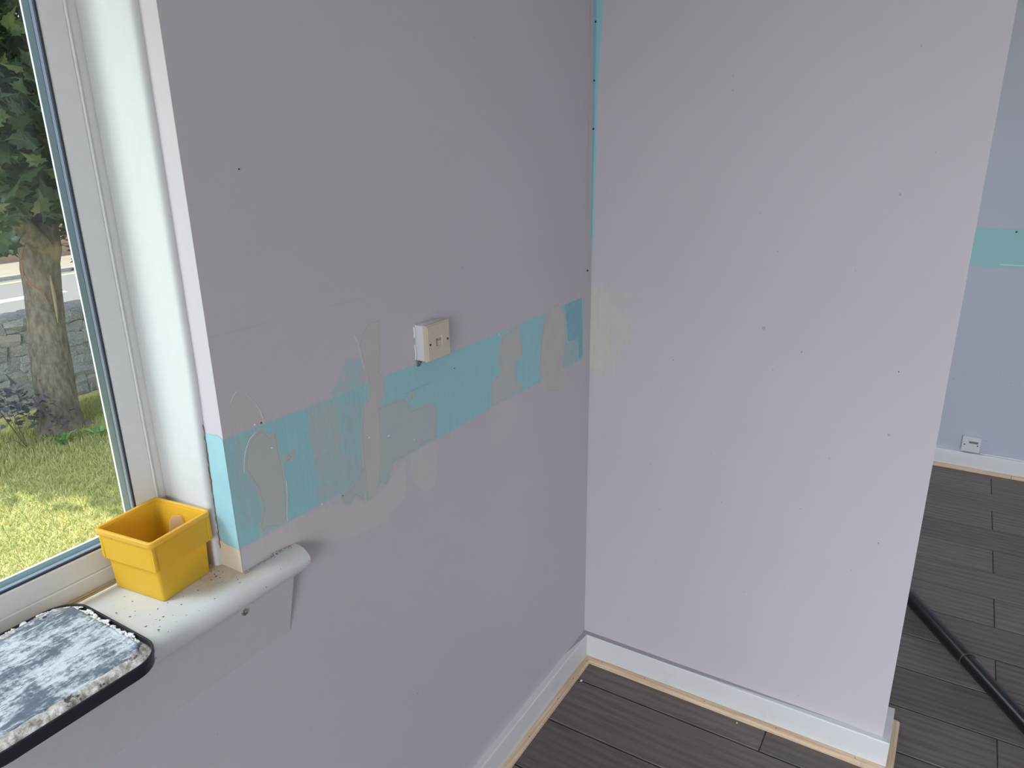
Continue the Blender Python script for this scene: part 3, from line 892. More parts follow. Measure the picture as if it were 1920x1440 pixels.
# ------------------------------------------------------------------ window: frame, glass, lining, sill
win = tag(empty('window_1', (0, 0, 0)), kind='structure')
ZF = 1.016      # top of the bottom frame member
bm = bmesh.new()
add_box(bm, XL, XR, YF + 0.0004, 0.215, ZS - 0.01, 0.982)
add_box(bm, XL, XR, YF + 0.0004, 0.215, 2.065, ZH)
add_box(bm, -1.2005, XR, YF + 0.0004, 0.215, 0.982, 2.065)
add_box(bm, XL, XL + 0.025, YF + 0.0004, 0.215, 0.982, 2.065)
from_bm('outer_frame', bm, M['upvc'], win)


def ring(name, x0, x1, z0, z1, w, y0, y1, mat, parent, bev=0.0):
    """rectangular ring of four mitred members, width w inward"""
    bm = bmesh.new()
    o = [(x0, z0), (x1, z0), (x1, z1), (x0, z1)]
    i = [(x0 + w, z0 + w), (x1 - w, z0 + w), (x1 - w, z1 - w), (x0 + w, z1 - w)]
    V = {}
    for tag_, pts in (('o', o), ('i', i)):
        for yy, t in ((y0, 'f'), (y1, 'b')):
            V[tag_ + t] = [bm.verts.new((x, yy, z)) for x, z in pts]
    for k in range(4):
        j = (k + 1) % 4
        bm.faces.new((V['of'][k], V['of'][j], V['if'][j], V['if'][k]))
        bm.faces.new((V['ob'][k], V['ib'][k], V['ib'][j], V['ob'][j]))
        bm.faces.new((V['of'][k], V['ob'][k], V['ob'][j], V['of'][j]))
        bm.faces.new((V['if'][k], V['if'][j], V['ib'][j], V['ib'][k]))
    if bev:
        bmesh.ops.bevel(bm, geom=[e for e in bm.edges if all(abs(v.co.y - y0) < 1e-6 for v in e.verts)], offset=bev, segments=2, affect='EDGES')
    return from_bm(name, bm, mat, parent, smooth=False)


XI = XL + 0.025
ring('sash_frame', XI, -1.2000, 0.9822, 2.0648, 0.0328, YF, 0.162, M['upvc'], win, bev=0.0016)
ring('seam_bead', XI - 0.0012, -1.1988, 0.9808, 2.0662, 0.0022, YF - 0.0018, YF + 0.002, M['upvc_edge'], win)
ring('gasket', XI + 0.0325, -1.2325, 1.0147, 2.0323, 0.0030, 0.1493, 0.1518, M['gasket'], win)
ring('glazing_rebate', XI + 0.0325, -1.2325, 1.0147, 2.0323, 0.0033, 0.1520, 0.1592, M['slate'], win)
ring('spacer_bar', XI + 0.0325, -1.2325, 1.0147, 2.0323, 0.0036, 0.1594, 0.1752, M['teal_dark'], win)
ring('exterior_bead', XI + 0.0325, -1.2325, 1.0147, 2.0323, 0.0037, 0.1754, 0.1790, M['upvc_edge'], win)
ring('outer_rebate', XI + 0.0050, -1.2050, 0.9872, 2.0598, 0.0060, 0.1797, 0.200, M['upvc'], win)
gp = box('glass_pane', XI + 0.036, -1.236, 0.1646, 0.1686, 1.018, 2.029, M['glass'], win)

# lining board on the reveals, standing proud with a rounded front edge
def lining(name, x, s, parent):
    bm = bmesh.new()
    pts = [(x, YF), (x - s * 0.009, YF), (x - s * 0.009, 0.0475), (x - s * 0.0088, 0.0445), (x - s * 0.0082, 0.0415), (x - s * 0.006, 0.0385), (x - s * 0.003, 0.037), (x, 0.037)]
    r0 = [bm.verts.new((p[0], p[1] + 0.012, ZS)) for p in pts]
    r1 = [bm.verts.new((p[0], p[1], 1.25)) for p in pts]
    r2 = [bm.verts.new((p[0], p[1] - 0.005, ZH)) for p in pts]
    for v in r0[:2] + r1[:2] + r2[:2]:
        v.co.y = YF
    n = len(pts)
    for ra, rb in ((r0, r1), (r1, r2)):
        for i in range(n):
            j = (i + 1) % n
            bm.faces.new((ra[i], ra[j], rb[j], rb[i]))
    bm.faces.new(r0)
    bm.faces.new(r2[::-1])
    return from_bm(name, bm, M['lining'], parent, smooth=True)


lining('reveal_lining', XR, 1, win)
lining('reveal_lining', XL, -1, win)
box('head_lining', XL, XR, 0.04, YF, ZH - 0.008, ZH, M['gloss'], win)
# strip of plaster reveal: mint, beige
patch('reveal_paint_band', [(-0.002, 0.9945), (0.044, 0.9985), (0.0425, 1.05), (0.0405, 1.10), (0.0385, 1.172), (0.012, 1.1745), (-0.002, 1.169)], 'x', XR - 0.0006,
      M['mint'], wall_left, clip=(0.0002, 0.048, 0.9, 1.3), cell=0.003, margin=0.003, label='mint paint on the window reveal edge')
patch('bare_plaster', [(-0.002, 0.950), (0.050, 0.950), (0.048, 1.05), (0.044, 1.08), (0.0435, 1.0), (0.03, 0.9965), (-0.002, 0.9955)], 'x', XR - 0.0004,
      M['beige_plaster'], wall_left, clip=(0.0002, 0.052, 0.956, 1.3), cell=0.003, margin=0.003, label='bare beige plaster at the foot of the reveal')
bm = bmesh.new()
pts = []
for i in range(40):
    z = 0.985 + 0.2 * i / 39
    pts.append((XR - 0.0012, 0.0445 - 0.006 * (z - 0.985) / 0.2 + random.uniform(-0.0012, 0.0012), z))
add_tube(bm, pts, [random.uniform(0.0004, 0.0010) for _ in pts], 5)
from_bm('paint_crack', bm, plain('rusty_crack', (0.20, 0.12, 0.07), 0.9), wall_left)

# sill board with bullnose horn past the reveal
PN = [(-0.0035, 0.9572), (-0.0167, 0.9565), (-0.0274, 0.9504), (-0.0343, 0.9419), (-0.0342, 0.9352), (-0.0306, 0.9273), (-0.0167, 0.912), (0.0006, 0.8981)]
nose = [(0.0015, ZS), (-0.0110, 0.9557), (-0.0172, 0.9545), (-0.0228, 0.9523), (-0.0276, 0.9491), (-0.0316, 0.9452), (-0.0341, 0.9405), (-0.0349, 0.9355), (-0.0341, 0.9305),
        (-0.0318, 0.9258), (-0.0282, 0.9216), (-0.0236, 0.9180), (-0.0182, 0.9150), (-0.0120, 0.9128), (-0.0005, 0.9120)]
nose = [(min(y, -0.0005), z) if k else (-0.0005, z) for k, (y, z) in enumerate(nose)]
bm = bmesh.new()


def closed_extrusion(bm, prof, xa, xb):
    r0 = [bm.verts.new((xa(y, z), y, z)) for y, z in prof]
    r1 = [bm.verts.new((xb(y, z), y, z)) for y, z in prof]
    n = len(prof)
    for i in range(n):
        j = (i + 1) % n
        bm.faces.new((r0[i], r0[j], r1[j], r1[i]))
    bm.faces.new(r0[::-1])
    bm.faces.new(r1)


closed_extrusion(bm, [(YF, ZS)] + nose + [(-0.0005, 0.934), (YF, 0.934)], lambda y, z: XL, lambda y, z: XR)
closed_extrusion(bm, nose, lambda y, z: XR, lambda y, z: -1.0775 - max(0.0, (0.930 - z)) * 1.1)
sill = from_bm('window_sill', bm, M['sill'], win, smooth=True)
# apron panel leaning in to the wall
bm = bmesh.new()
ap = [(-0.0178, 0.9145), (-0.0015, 0.812), (-0.0002, 0.812), (-0.0002, 0.9145)]
r0 = [bm.verts.new((XL - 0.05, y, z)) for y, z in ap]
r1 = [bm.verts.new((-1.100 if z > 0.9 else -1.1085, y, z)) for y, z in ap]
for i in range(4):
    j = (i + 1) % 4
    bm.faces.new((r0[i], r0[j], r1[j], r1[i]))
bm.faces.new(r0)
bm.faces.new(r1[::-1])
apron = from_bm('apron', bm, plain('satin_grey_white_apron', (0.56, 0.575, 0.58), 0.4), sill)
bm = bmesh.new()
add_tube(bm, [(-1.196, -0.0155, 0.9065), (-1.196, -0.0195, 0.9060)], [0.0050, 0.0044], 14)
add_tube(bm, [(-1.1955, -0.0195, 0.9075), (-1.1945, -0.0212, 0.9085)], [0.0022, 0.0012], 8)
from_bm('apron_screw', bm, M['chrome'], sill, smooth=True)
# sealant line at the frame and plaster crumbs along the wall joint
bm = bmesh.new()
add_tube(bm, [(XL, YF - 0.0012, ZS + 0.0008), (XR - 0.009, YF - 0.0012, ZS + 0.0008)], 0.0020, 6)
from_bm('sealant_line', bm, plain('yellowed_sealant', (0.60, 0.50, 0.33), 0.6), sill)
bm = bmesh.new()
for i in range(90):
    x = random.uniform(XR, -1.085)
    c = Vector((x, -0.0012 - random.random() * 0.003, ZS + 0.0003 + random.random() * (0.004 if -1.13 < x < -1.10 else 0.0012)))
    r = random.uniform(0.0005, 0.0014) * (1.5 if -1.125 < x < -1.11 else 1)
    mt = Matrix.Translation(c) @ Matrix.Diagonal((random.uniform(0.7, 1.6), 1, random.uniform(0.5, 1.2), 1))
    bmesh.ops.create_icosphere(bm, subdivisions=1, radius=r, matrix=mt)
o = from_bm('plaster_crumbs', bm, plain('grimy_crumbs', (0.45, 0.42, 0.38), 0.9), sill)
tag(o, kind='stuff')
bm = bmesh.new()
for i in range(80):
    if i < 45:
        c = Vector((random.uniform(-1.33, -1.18), random.uniform(-0.02, 0.10), ZS + 0.0004))
    else:
        c = Vector((random.gauss(-1.185, 0.02), random.gauss(0.035, 0.02), ZS + 0.0004))
    if c.x > XR - 0.012 and c.y > 0:
        continue
    mt = Matrix.Translation(c) @ Matrix.Rotation(random.uniform(0, 6), 4, 'Z') @ Matrix.Diagonal((random.uniform(0.8, 2.0), 0.7, 0.5, 1))
    bmesh.ops.create_icosphere(bm, subdivisions=1, radius=random.uniform(0.0004, 0.0011), matrix=mt)
tag(from_bm('dust_specks', bm, plain('brown_dust', (0.12, 0.09, 0.07), 0.9), sill), kind='stuff')

# ------------------------------------------------------------------ cream telephone socket on its box
sk = tag(empty('telephone_socket', (-0.750 + 0.0344, 0, 1.1736 + 0.0344)),
         'cream square telephone socket on a white surface box above the mint band', 'socket')
H = 0.0344


def local_box(name, x0, x1, y0, y1, z0, z1, mat, parent, bevel=0.0, seg=2):
    return box(name, x0, x1, y0, y1, z0, z1, mat, parent, bevel, seg)


bb = local_box('back_box', -H + 0.0006, H - 0.0006, -0.0205, -0.0006, -H + 0.0006, H - 0.0006, M['socket_white'], sk, bevel=0.0012)
bb['label'] = 'white surface-mounted back box'
local_box('shadow_gap', -H + 0.0016, H - 0.0016, -0.0215, -0.0203, -H + 0.0016, H - 0.0016, M['dark'], sk)
bm = bmesh.new()
add_box(bm, -H, H, -0.0305, -0.0213, -H, H)
bmesh.ops.bevel(bm, geom=[e for e in bm.edges if all(v.co.y < -0.03 for v in e.verts)], offset=0.0022, segments=3, affect='EDGES')
fp = from_bm('face_plate', bm, M['cream'], sk, smooth=True)
fp['label'] = 'cream face plate'
for s in (-1, 1):
    bm = bmesh.new()
    add_tube(bm, [(s * 0.0265, -0.0300, -0.002), (s * 0.0265, -0.0308, -0.002)], 0.0024, 12)
    add_box(bm, s * 0.0265 - 0.0018, s * 0.0265 + 0.0018, -0.0311, -0.0306, -0.0024, -0.0016)
    from_bm('screw', bm, M['nail'], sk)
port = box('port_recess', -0.0075, 0.0075, -0.0307, -0.0290, -0.0085, 0.0055, plain('shaded_port', (0.36, 0.32, 0.25), 0.5), sk)  # darker copy of the cream, port shade put into the colour
box('port_flap', -0.0065, 0.0060, -0.0310, -0.0302, -0.0075, 0.0005, M['cream'], sk)
box('port_rim', 0.0072, 0.0082, -0.0318, -0.0300, -0.0095, 0.0095, plain('pale_rim', (0.85, 0.80, 0.68), 0.4), sk)
box('port_edge', -0.0082, -0.0076, -0.0312, -0.0302, -0.009, 0.006, M['dark'], sk)
bm = bmesh.new()
for (x0, x1, z0, z1) in ((-0.0225, -0.0180, 0.0205, 0.0210), (-0.0225, -0.0219, 0.0155, 0.0210), (-0.0186, -0.0180, 0.0155, 0.0210), (-0.0210, -0.0195, 0.0155, 0.0160)):
    add_box(bm, x0, x1, -0.0307, -0.0304, z0, z1)
from_bm('embossed_emblem', bm, plain('embossed_cream', (0.50, 0.45, 0.34), 0.5), sk)
# cable entry hole left in the plaster below the box
bm = bmesh.new()
hole = [(-0.0335, -0.0352), (-0.0150, -0.0352), (-0.0195, -0.0395), (-0.0265, -0.0455), (-0.0315, -0.0470), (-0.0330, -0.0430)]
vs = [bm.verts.new((x, -0.0008, z)) for x, z in hole]
vb = [bm.verts.new((x, -0.0035, z)) for x, z in hole]
bm.faces.new(vb)
bm.faces.new(vs[::-1])
for i in range(len(hole)):
    j = (i + 1) % len(hole)
    bm.faces.new((vs[i], vs[j], vb[j], vb[i]))
ho = from_bm('wall_hole', bm, outdoor('broken_plaster', (0.06, 0.055, 0.05), (0.38, 0.36, 0.34), 260), wall_left)
ho.location = (-0.750 + 0.0344, 0, 1.1736 + 0.0344)
bm = bmesh.new()
add_tube(bm, [(-0.7515, -0.001, 1.238), (-0.7510, -0.002, 1.228), (-0.7515, -0.001, 1.218)], 0.0016, 6)
add_tube(bm, [(-0.7515, -0.001, 1.205), (-0.7510, -0.002, 1.190), (-0.7515, -0.001, 1.176)], 0.0013, 6)
from_bm('old_paint_edge', bm, M['plaster_white'], wall_left)

# ------------------------------------------------------------------ far wall socket
s2 = tag(empty('wall_socket', (D, -1.0155, 0.1335)), 'small white square socket with a brown-grey label low on the far wall', 'socket')
h = 0.0385
bm = bmesh.new()
add_box(bm, -0.022, -0.0006, -h, h, -h + 0.002, h)
from_bm('socket_box', bm, M['socket_white'], s2, smooth=True, bevel=0.002)
bm = bmesh.new()
add_box(bm, -0.0262, -0.0222, -h + 0.0005, h - 0.0005, -h + 0.0025, h - 0.0005)
bmesh.ops.bevel(bm, geom=[e for e in bm.edges if all(v.co.x < -0.026 for v in e.verts)], offset=0.002, segments=2, affect='EDGES')
from_bm('face_plate', bm, M['socket_white'], s2, smooth=True)
box('label_strip', -0.0266, -0.0260, -0.0275, 0.0105, 0.0085, 0.0195, M['brown_label'], s2)
for yy in (-0.027, 0.027):
    bm = bmesh.new()
    add_tube(bm, [(-0.0258, yy, 0.0), (-0.0268, yy, 0.0)], 0.0032, 10)
    from_bm('screw', bm, M['nail'], s2)

# ------------------------------------------------------------------ yellow bin on the sill
binr = tag(empty('plastic_bin', (-1.2455, 0.0885, ZS + 0.0003), math.radians(7.0)), 'small translucent yellow plastic storage bin on the window sill', 'storage bin')


def rrect(hx, hy, r, z, seg=4):
    pts = []
    for cx, cy, a0 in ((hx - r, hy - r, 0), (-hx + r, hy - r, 90), (-hx + r, -hy + r, 180), (hx - r, -hy + r, 270)):
        for k in range(seg + 1):
            a = math.radians(a0 + 90 * k / seg)
            pts.append((cx + r * math.cos(a), cy + r * math.sin(a), z))
    return pts


def add_shell(bm, levels, close_bottom=True, closed=False):
    rings = [[bm.verts.new(p) for p in L] for L in levels]
    n = len(rings[0])
    R_ = rings + ([rings[0]] if closed else [])
    for a, b in zip(R_[:-1], R_[1:]):
        for i in range(n):
            j = (i + 1) % n
            bm.faces.new((a[i], a[j], b[j], b[i]))
    if close_bottom:
        bm.faces.new(rings[0][::-1])
        bm.faces.new(rings[-1])


bm = bmesh.new()
t = 0.0016
add_shell(bm, [rrect(0.0405, 0.0475, 0.004, 0.0), rrect(0.0415, 0.0485, 0.004, 0.001), rrect(0.0442, 0.0492, 0.004, 0.054), rrect(0.0460, 0.0505, 0.004, 0.056),
               rrect(0.0480, 0.0515, 0.004, 0.094), rrect(0.0480 - t, 0.0515 - t, 0.003, 0.094), rrect(0.0442 - t, 0.0492 - t, 0.003, 0.054),
               rrect(0.0415 - t, 0.0485 - t, 0.003, 0.002)])
from_bm('bin_body', bm, M['yellow'], binr, smooth=True)
bm = bmesh.new()
add_shell(bm, [rrect(0.0462, 0.0506, 0.004, 0.0515), rrect(0.0486, 0.0526, 0.005, 0.0515), rrect(0.0500, 0.0535, 0.005, 0.0925), rrect(0.0483, 0.0518, 0.004, 0.0925)], False, True)
from_bm('outer_sleeve', bm, M['yellow'], binr, smooth=True)
bm = bmesh.new()
rz0, rz1 = 0.0905, 0.0985
add_shell(bm, [rrect(0.0500, 0.0535, 0.005, rz0), rrect(0.0522, 0.0557, 0.0065, rz0), rrect(0.0526, 0.0561, 0.007, rz0 + 0.001), rrect(0.0526, 0.0561, 0.007, rz1 - 0.001),
               rrect(0.0518, 0.0553, 0.0065, rz1), rrect(0.0486, 0.0521, 0.0045, rz1), rrect(0.0478, 0.0513, 0.004, rz1 - 0.001), rrect(0.0478, 0.0513, 0.004, rz0)], False, True)
from_bm('rim', bm, M['yellow_rim'], binr, smooth=True)
for sx in (-1, 1):
    for sy in (-1, 1):
        x, y = sx * 0.0487, sy * 0.0500
        bm = bmesh.new()
        add_box(bm, x - 0.0012, x + 0.0012, y - 0.0040, y - 0.0022, 0.0525, 0.090)
        add_box(bm, sx * 0.0462 - 0.0012, sx * 0.0462 + 0.0012, sy * 0.0530 - 0.0011, sy * 0.0530 + 0.0011, 0.0525, 0.090)
        from_bm('corner_rib', bm, M['yellow'], binr)
for sx in (-1, 1):
    for yy in (-0.028, 0.024):
        bm = bmesh.new()
        a = [bm.verts.new(p) for p in ((sx * 0.0500, yy - 0.004, 0.0905), (sx * 0.0500, yy + 0.004, 0.0905), (sx * 0.0500, yy, 0.0865), (sx * 0.0520, yy, 0.0905))]
        for f in ((0, 1, 3), (0, 2, 3), (1, 2, 3), (0, 1, 2)):
            bm.faces.new([a[i] for i in f])
        from_bm('gusset', bm, M['yellow'], binr)
for sy in (-1, 1):
    for xx in (-0.027, 0.027):
        bm = bmesh.new()
        a = [bm.verts.new(p) for p in ((xx - 0.004, sy * 0.0535, 0.0905), (xx + 0.004, sy * 0.0535, 0.0905), (xx, sy * 0.0535, 0.0865), (xx, sy * 0.0552, 0.0905))]
        for f in ((0, 1, 3), (0, 2, 3), (1, 2, 3), (0, 1, 2)):
            bm.faces.new([a[i] for i in f])
        from_bm('gusset', bm, M['yellow'], binr)


def in_bin(x, y, z):
    v = Matrix.Rotation(math.radians(7.0), 4, 'Z') @ Vector((x, y, z))
    return v + Vector((-1.2455, 0.0885, ZS + 0.0003))


# fixings lying in the right half of the bin: only their shadow shows through the plastic
bm = bmesh.new()
for i in range(190):
    x = random.uniform(-0.036, 0.037)
    y = -0.0445 + abs(random.gauss(0, 0.022))
    z = 0.005 + random.random() * (0.008 + 0.034 * max(0, (x + 0.030) / 0.067))
    a = in_bin(x, y, z)
    dv = Vector((random.uniform(-1, 1), random.uniform(-1, 1), random.uniform(-0.3, 0.3))).normalized() * 0.007
    p0, p1 = a - dv, a + dv
    lo = in_bin(0, 0, 0)
    def cl(p):
        q = Matrix.Rotation(-math.radians(7.0), 4, 'Z') @ (p - in_bin(0, 0, 0))
        q = Vector((min(0.0375, max(-0.0375, q.x)), min(0.0445, max(-0.0445, q.y)), max(0.0045, q.z)))
        return in_bin(q.x, q.y, q.z)
    add_tube(bm, [cl(p0), cl(p1)], [0.0022, 0.0014], 6)
o = from_bm('screws', bm, M['nail'])
tag(o, 'heap of dark screws inside the yellow bin, showing as a shadow through its wall', 'screws', kind='stuff')
bm = bmesh.new()
tp = [(-0.011, 0.004), (0.011, 0.004), (0.0105, 0.075), (0.0065, 0.0855), (-0.0045, 0.0865), (-0.0095, 0.078)]
fa = [bm.verts.new((x, 0.0, z)) for x, z in tp]
fb = [bm.verts.new((x, 0.0016, z)) for x, z in tp]
bm.faces.new(fa)
bm.faces.new(fb[::-1])
for i in range(len(tp)):
    j = (i + 1) % len(tp)
    bm.faces.new((fa[i], fa[j], fb[j], fb[i]))
o = from_bm('plastic_tab', bm, M['pink_tab'])
o.location = in_bin(0.026, 0.000, 0.0)
o.rotation_euler = (math.radians(-4), math.radians(6), math.radians(-35))
tag(o, 'pale pink plastic tab standing inside the yellow bin', 'plastic tab')

# ------------------------------------------------------------------ plaster-smeared lid on the sill
TX0, TX1, TY0, TY1, TZ = -1.572, -1.3530, -0.0835, 0.1290, ZS + 0.0004
lid = tag(empty('plaster_tray', ((TX0 + TX1) / 2, (TY0 + TY1) / 2, TZ)), 'black square plastic tray smeared with white plaster, at the near end of the sill', 'tray')
hx, hy = (TX1 - TX0) / 2, (TY1 - TY0) / 2
bm = bmesh.new()
RC = 0.040
add_shell(bm, [rrect(hx - 0.004, hy - 0.004, RC - 0.004, 0.0, 8), rrect(hx - 0.0012, hy - 0.0012, RC - 0.001, 0.002, 8), rrect(hx - 0.0012, hy - 0.0012, RC - 0.001, 0.0115, 8),
               rrect(hx, hy, RC, 0.0125, 8), rrect(hx, hy, RC, 0.0185, 8), rrect(hx - 0.0008, hy - 0.0008, RC - 0.0008, 0.0195, 8), rrect(hx - 0.0020, hy - 0.0020, RC - 0.002, 0.0195, 8),
               rrect(hx - 0.0028, hy - 0.0028, RC - 0.0028, 0.0185, 8), rrect(hx - 0.0032, hy - 0.0032, RC - 0.003, 0.010, 8), rrect(hx - 0.018, hy - 0.018, RC - 0.014, 0.009, 8)])
from_bm('tray_body', bm, M['black_plastic'], lid, smooth=True)
# raised centre panel with streaky plaster
nx, ny = 120, 116
ins = 0.0185
gx, gy = np.meshgrid(np.linspace(-hx + ins, hx - ins * 0.55, nx), np.linspace(-hy + ins, hy - 0.006, ny), indexing='ij')


def vnoise(x, y, f, seed):
    r = np.random.default_rng(seed)
    T = r.random((64, 64))
    u, v = x * f + 11.3, y * f + 7.9
    i, j = np.floor(u).astype(int), np.floor(v).astype(int)
    a, b = u - i, v - j
    a, b = a * a * (3 - 2 * a), b * b * (3 - 2 * b)
    g = lambda p, q: T[p % 64, q % 64]
    return (g(i, j) * (1 - a) + g(i + 1, j) * a) * (1 - b) + (g(i, j + 1) * (1 - a) + g(i + 1, j + 1) * a) * b


rp = [(p[0], p[1]) for p in rrect((2 * hx - ins * 1.55) / 2, (2 * hy - ins - 0.006) / 2, 0.030, 0, 6)]
cx_, cy_ = (-hx + ins + hx - ins * 0.55) / 2, (-hy + ins + hy - 0.006) / 2
rp = [(a + cx_, b + cy_) for a, b in rp]
P2 = np.stack([gx.ravel(), gy.ravel()], 1)
sd = poly_sd(P2, rp)
nz_ = vnoise(P2[:, 0] * 0.6, P2[:, 1] * 3, 60, 1) * 0.0006 + vnoise(P2[:, 0], P2[:, 1], 90, 2) * 0.0005
edge = np.clip((sd + 0.001) / 0.006, 0, 1)
zz = 0.012 + 0.0085 * np.sqrt(edge) + nz_ * 1.5 + 0.0022 * np.exp(-((sd - 0.003) / 0.0025) ** 2) * vnoise(P2[:, 0], P2[:, 1], 140, 5)
idx = np.arange(nx * ny).reshape(nx, ny)
q = np.stack([idx[:-1, :-1], idx[1:, :-1], idx[1:, 1:], idx[:-1, 1:]], -1).reshape(-1, 4)
q = q[(sd[q] > -0.0015).all(1)]
me = bpy.data.meshes.new('plaster_smear')
me.from_pydata(np.stack([P2[:, 0], P2[:, 1], zz], 1).tolist(), [], q.tolist())
for p in me.polygons:
    p.use_smooth = True
o = link('plaster_smear', me, M['smear'], lid)
o['label'] = 'streaky white plaster over the dark tray centre'
# crust of dried plaster in the channel round the rim
NU, NV = 520, 16
path = rrect(hx - 0.0032, hy - 0.0032, RC - 0.003, 0, 24)
pp = np.array([(a, b) for a, b, _ in path] + [path[0][:2]])
seg = np.hypot(*(np.diff(pp, axis=0).T))
cum = np.concatenate([[0], np.cumsum(seg)])
s_ = np.linspace(0, cum[-1], NU)
ox, oy = np.interp(s_, cum, pp[:, 0]), np.interp(s_, cum, pp[:, 1])
path = rrect(hx - 0.024, hy - 0.024, RC - 0.020, 0, 24)
pp2 = np.array([(a, b) for a, b, _ in path] + [path[0][:2]])
ix, iy = np.interp(s_, cum, pp2[:, 0]), np.interp(s_, cum, pp2[:, 1])
V, F = [], []
for i in range(NU):
    for j in range(NV):
        w = j / (NV - 1)
        x, y = ox[i] * (1 - w) + ix[i] * w, oy[i] * (1 - w) + iy[i] * w
        V.append((x, y))
V = np.array(V)
wv = np.tile(np.linspace(0, 1, NV), NU)
lump = vnoise(V[:, 0], V[:, 1], 95, 8) * 0.6 + vnoise(V[:, 0], V[:, 1], 240, 9) * 0.4
far = V[:, 1] > hy - 0.028
zc = 0.0115 + 0.0095 * np.clip(wv * 1.15, 0, 1) ** 0.8 + (lump - 0.45) * 0.0075 * np.sin(np.pi * np.clip(wv + 0.12, 0, 1))
zc = np.where(far, 0.0165 + lump * 0.008 * np.sin(np.pi * wv) + 0.002 * wv, zc)
zc = zc - 0.006 * (wv > 0.97)
for i in range(NU - 1):
    for j in range(NV - 1):
        a = i * NV + j
        F.append((a, a + NV, a + NV + 1, a + 1))
me = bpy.data.meshes.new('plaster_crust')
me.from_pydata(np.column_stack([V, zc]).tolist(), [], F)
for p in me.polygons:
    p.use_smooth = True
o = link('plaster_crust', me, M['crust'], lid)
o['label'] = 'crumbly grey-white plaster crust along the rim'
for i in range(110):
    k = random.choice((0, 0, 0, 1, 1, 2))
    if k == 0:
        x, y = hx - 0.0085 + random.uniform(-0.005, 0.002), random.uniform(-hy + 0.035, hy - 0.025)
    elif k == 1:
        x, y = random.uniform(-hx + 0.02, hx - 0.03), hy - 0.0065 + random.uniform(-0.003, 0.002)
    else:
        a = random.uniform(0, 1.5)
        x, y = hx - RC + (RC - 0.010) * math.sin(a), hy - RC + (RC - 0.010) * math.cos(a)
    bm = bmesh.new()
    bmesh.ops.create_icosphere(bm, subdivisions=2, radius=random.uniform(0.0014, 0.0038))
    sx_, sy_ = random.uniform(0.6, 1.5), random.uniform(0.8, 2.4)
    for v in bm.verts:
        v.co = Vector((v.co.x * sx_, v.co.y * sy_, v.co.z * 0.55)) * random.uniform(0.6, 1.3)
    o = from_bm('plaster_lump', bm, M['plaster_white'], lid, smooth=False)
    o.location = (x, y, 0.0182 + random.uniform(-0.001, 0.0012))
    o.rotation_euler = (0, 0, random.uniform(-0.6, 0.6))

# ------------------------------------------------------------------ black extension tube on the floor
p_far = Vector((1.35, -0.520, 0.0245))
p_ring = Vector((0.508, -1.038, 0.048))
p_near = Vector((-0.25, -1.500, 0.0))
dr = (p_ring - p_far)
p_near = p_ring + dr.normalized() * 1.05
p_near.z = p_ring.z + 0.02
dirn = (p_near - p_far).normalized()
p_near = p_far + dirn * 2.0
p_ring = p_far + dirn * (Vector((0.508, -1.038, 0.04)) - p_far).length
tb = tag(empty('extension_tube', (p_far.x, p_far.y, 0)), 'long glossy black plastic tube in two sections lying on the laminate floor', 'tube')


def rel(p):
    return Vector(p) - Vector((p_far.x, p_far.y, 0))


bm = bmesh.new()
add_tube(bm, [rel(p_far), rel(p_far + dirn * 0.002), rel(p_ring - dirn * 0.0)], [0.0225, 0.0235, 0.0235], 32)
from_bm('outer_section', bm, M['tube'], tb, smooth=True)
bm = bmesh.new()
add_tube(bm, [rel(p_ring - dirn * 0.05), rel(p_near)], 0.0215, 32)
from_bm('inner_section', bm, M['tube'], tb, smooth=True)
bm = bmesh.new()
add_tube(bm, [rel(p_ring - dirn * 0.001), rel(p_ring + dirn * 0.0022)], 0.0246, 32)
from_bm('end_collar', bm, plain('grey_black_collar', (0.06, 0.06, 0.055), 0.4), tb, smooth=True)

# ================================================================== outdoors
G = -0.60
tag(box('garden_lawn', -6, 9, 0.31, 6.3, G - 0.2, G, M['lawn']), kind='structure', label='sunlit lawn below the window')
road = tag(box('road', -25, 40, 6.3, 13.35, G - 0.25, G - 0.005, M['road']), 'pale sunlit tarmac road beyond the stone wall', 'road', kind='structure')
for i in range(-6, 10):
    x = 0.9 + i * 5.0
    box('road_marking', x, x + 3.4, 11.28, 11.52, G - 0.006, G - 0.001, M['line'], road)
box('road_edge_line', -25, 40, 12.95, 13.10, G - 0.006, G - 0.001, M['line_y'], road)['label'] = 'yellow edge line'
pav = tag(box('pavement', -25, 40, 13.45, 15.25, G - 0.2, G + 0.06, M['pave']), 'pale pavement on the far side of the road', 'pavement', kind='structure')
for i in range(-20, 34):
    o = box('kerbstone', i * 0.92 + 0.01, i * 0.92 + 0.91, 13.35, 13.45, G - 0.2, G + 0.07, M['kerb'], pav, bevel=0.01, seg=1)

bw = tag(empty('block_wall', (5.5, 15.3, G)), 'pinkish block boundary wall across the road', 'wall')
core = box('wall_core', -7.5, 10.5, 0.03, 0.22, 0, 1.62, M['mortar'], bw)
bms = bmesh.new()
add_box(bms, 0.006, 0.594, 0, 0.03, 0.006, 0.264)
bmesh.ops.bevel(bms, geom=[e for e in bms.edges if all(v.co.y < 0.001 for v in e.verts)], offset=0.008, segments=1, affect='EDGES')
bmesh.ops.recalc_face_normals(bms, faces=bms.faces[:])
bme = bpy.data.meshes.new('block')
bms.to_mesh(bme)
bms.free()
bme.materials.append(M['block'])
for r in range(6):
    for i in range(30):
        o = bpy.data.objects.new('block', bme)
        C.objects.link(o)
        o.parent = bw
        o.location = (-7.5 + i * 0.6 + (0.3 if r % 2 else 0) - 0.15, 0, r * 0.27)

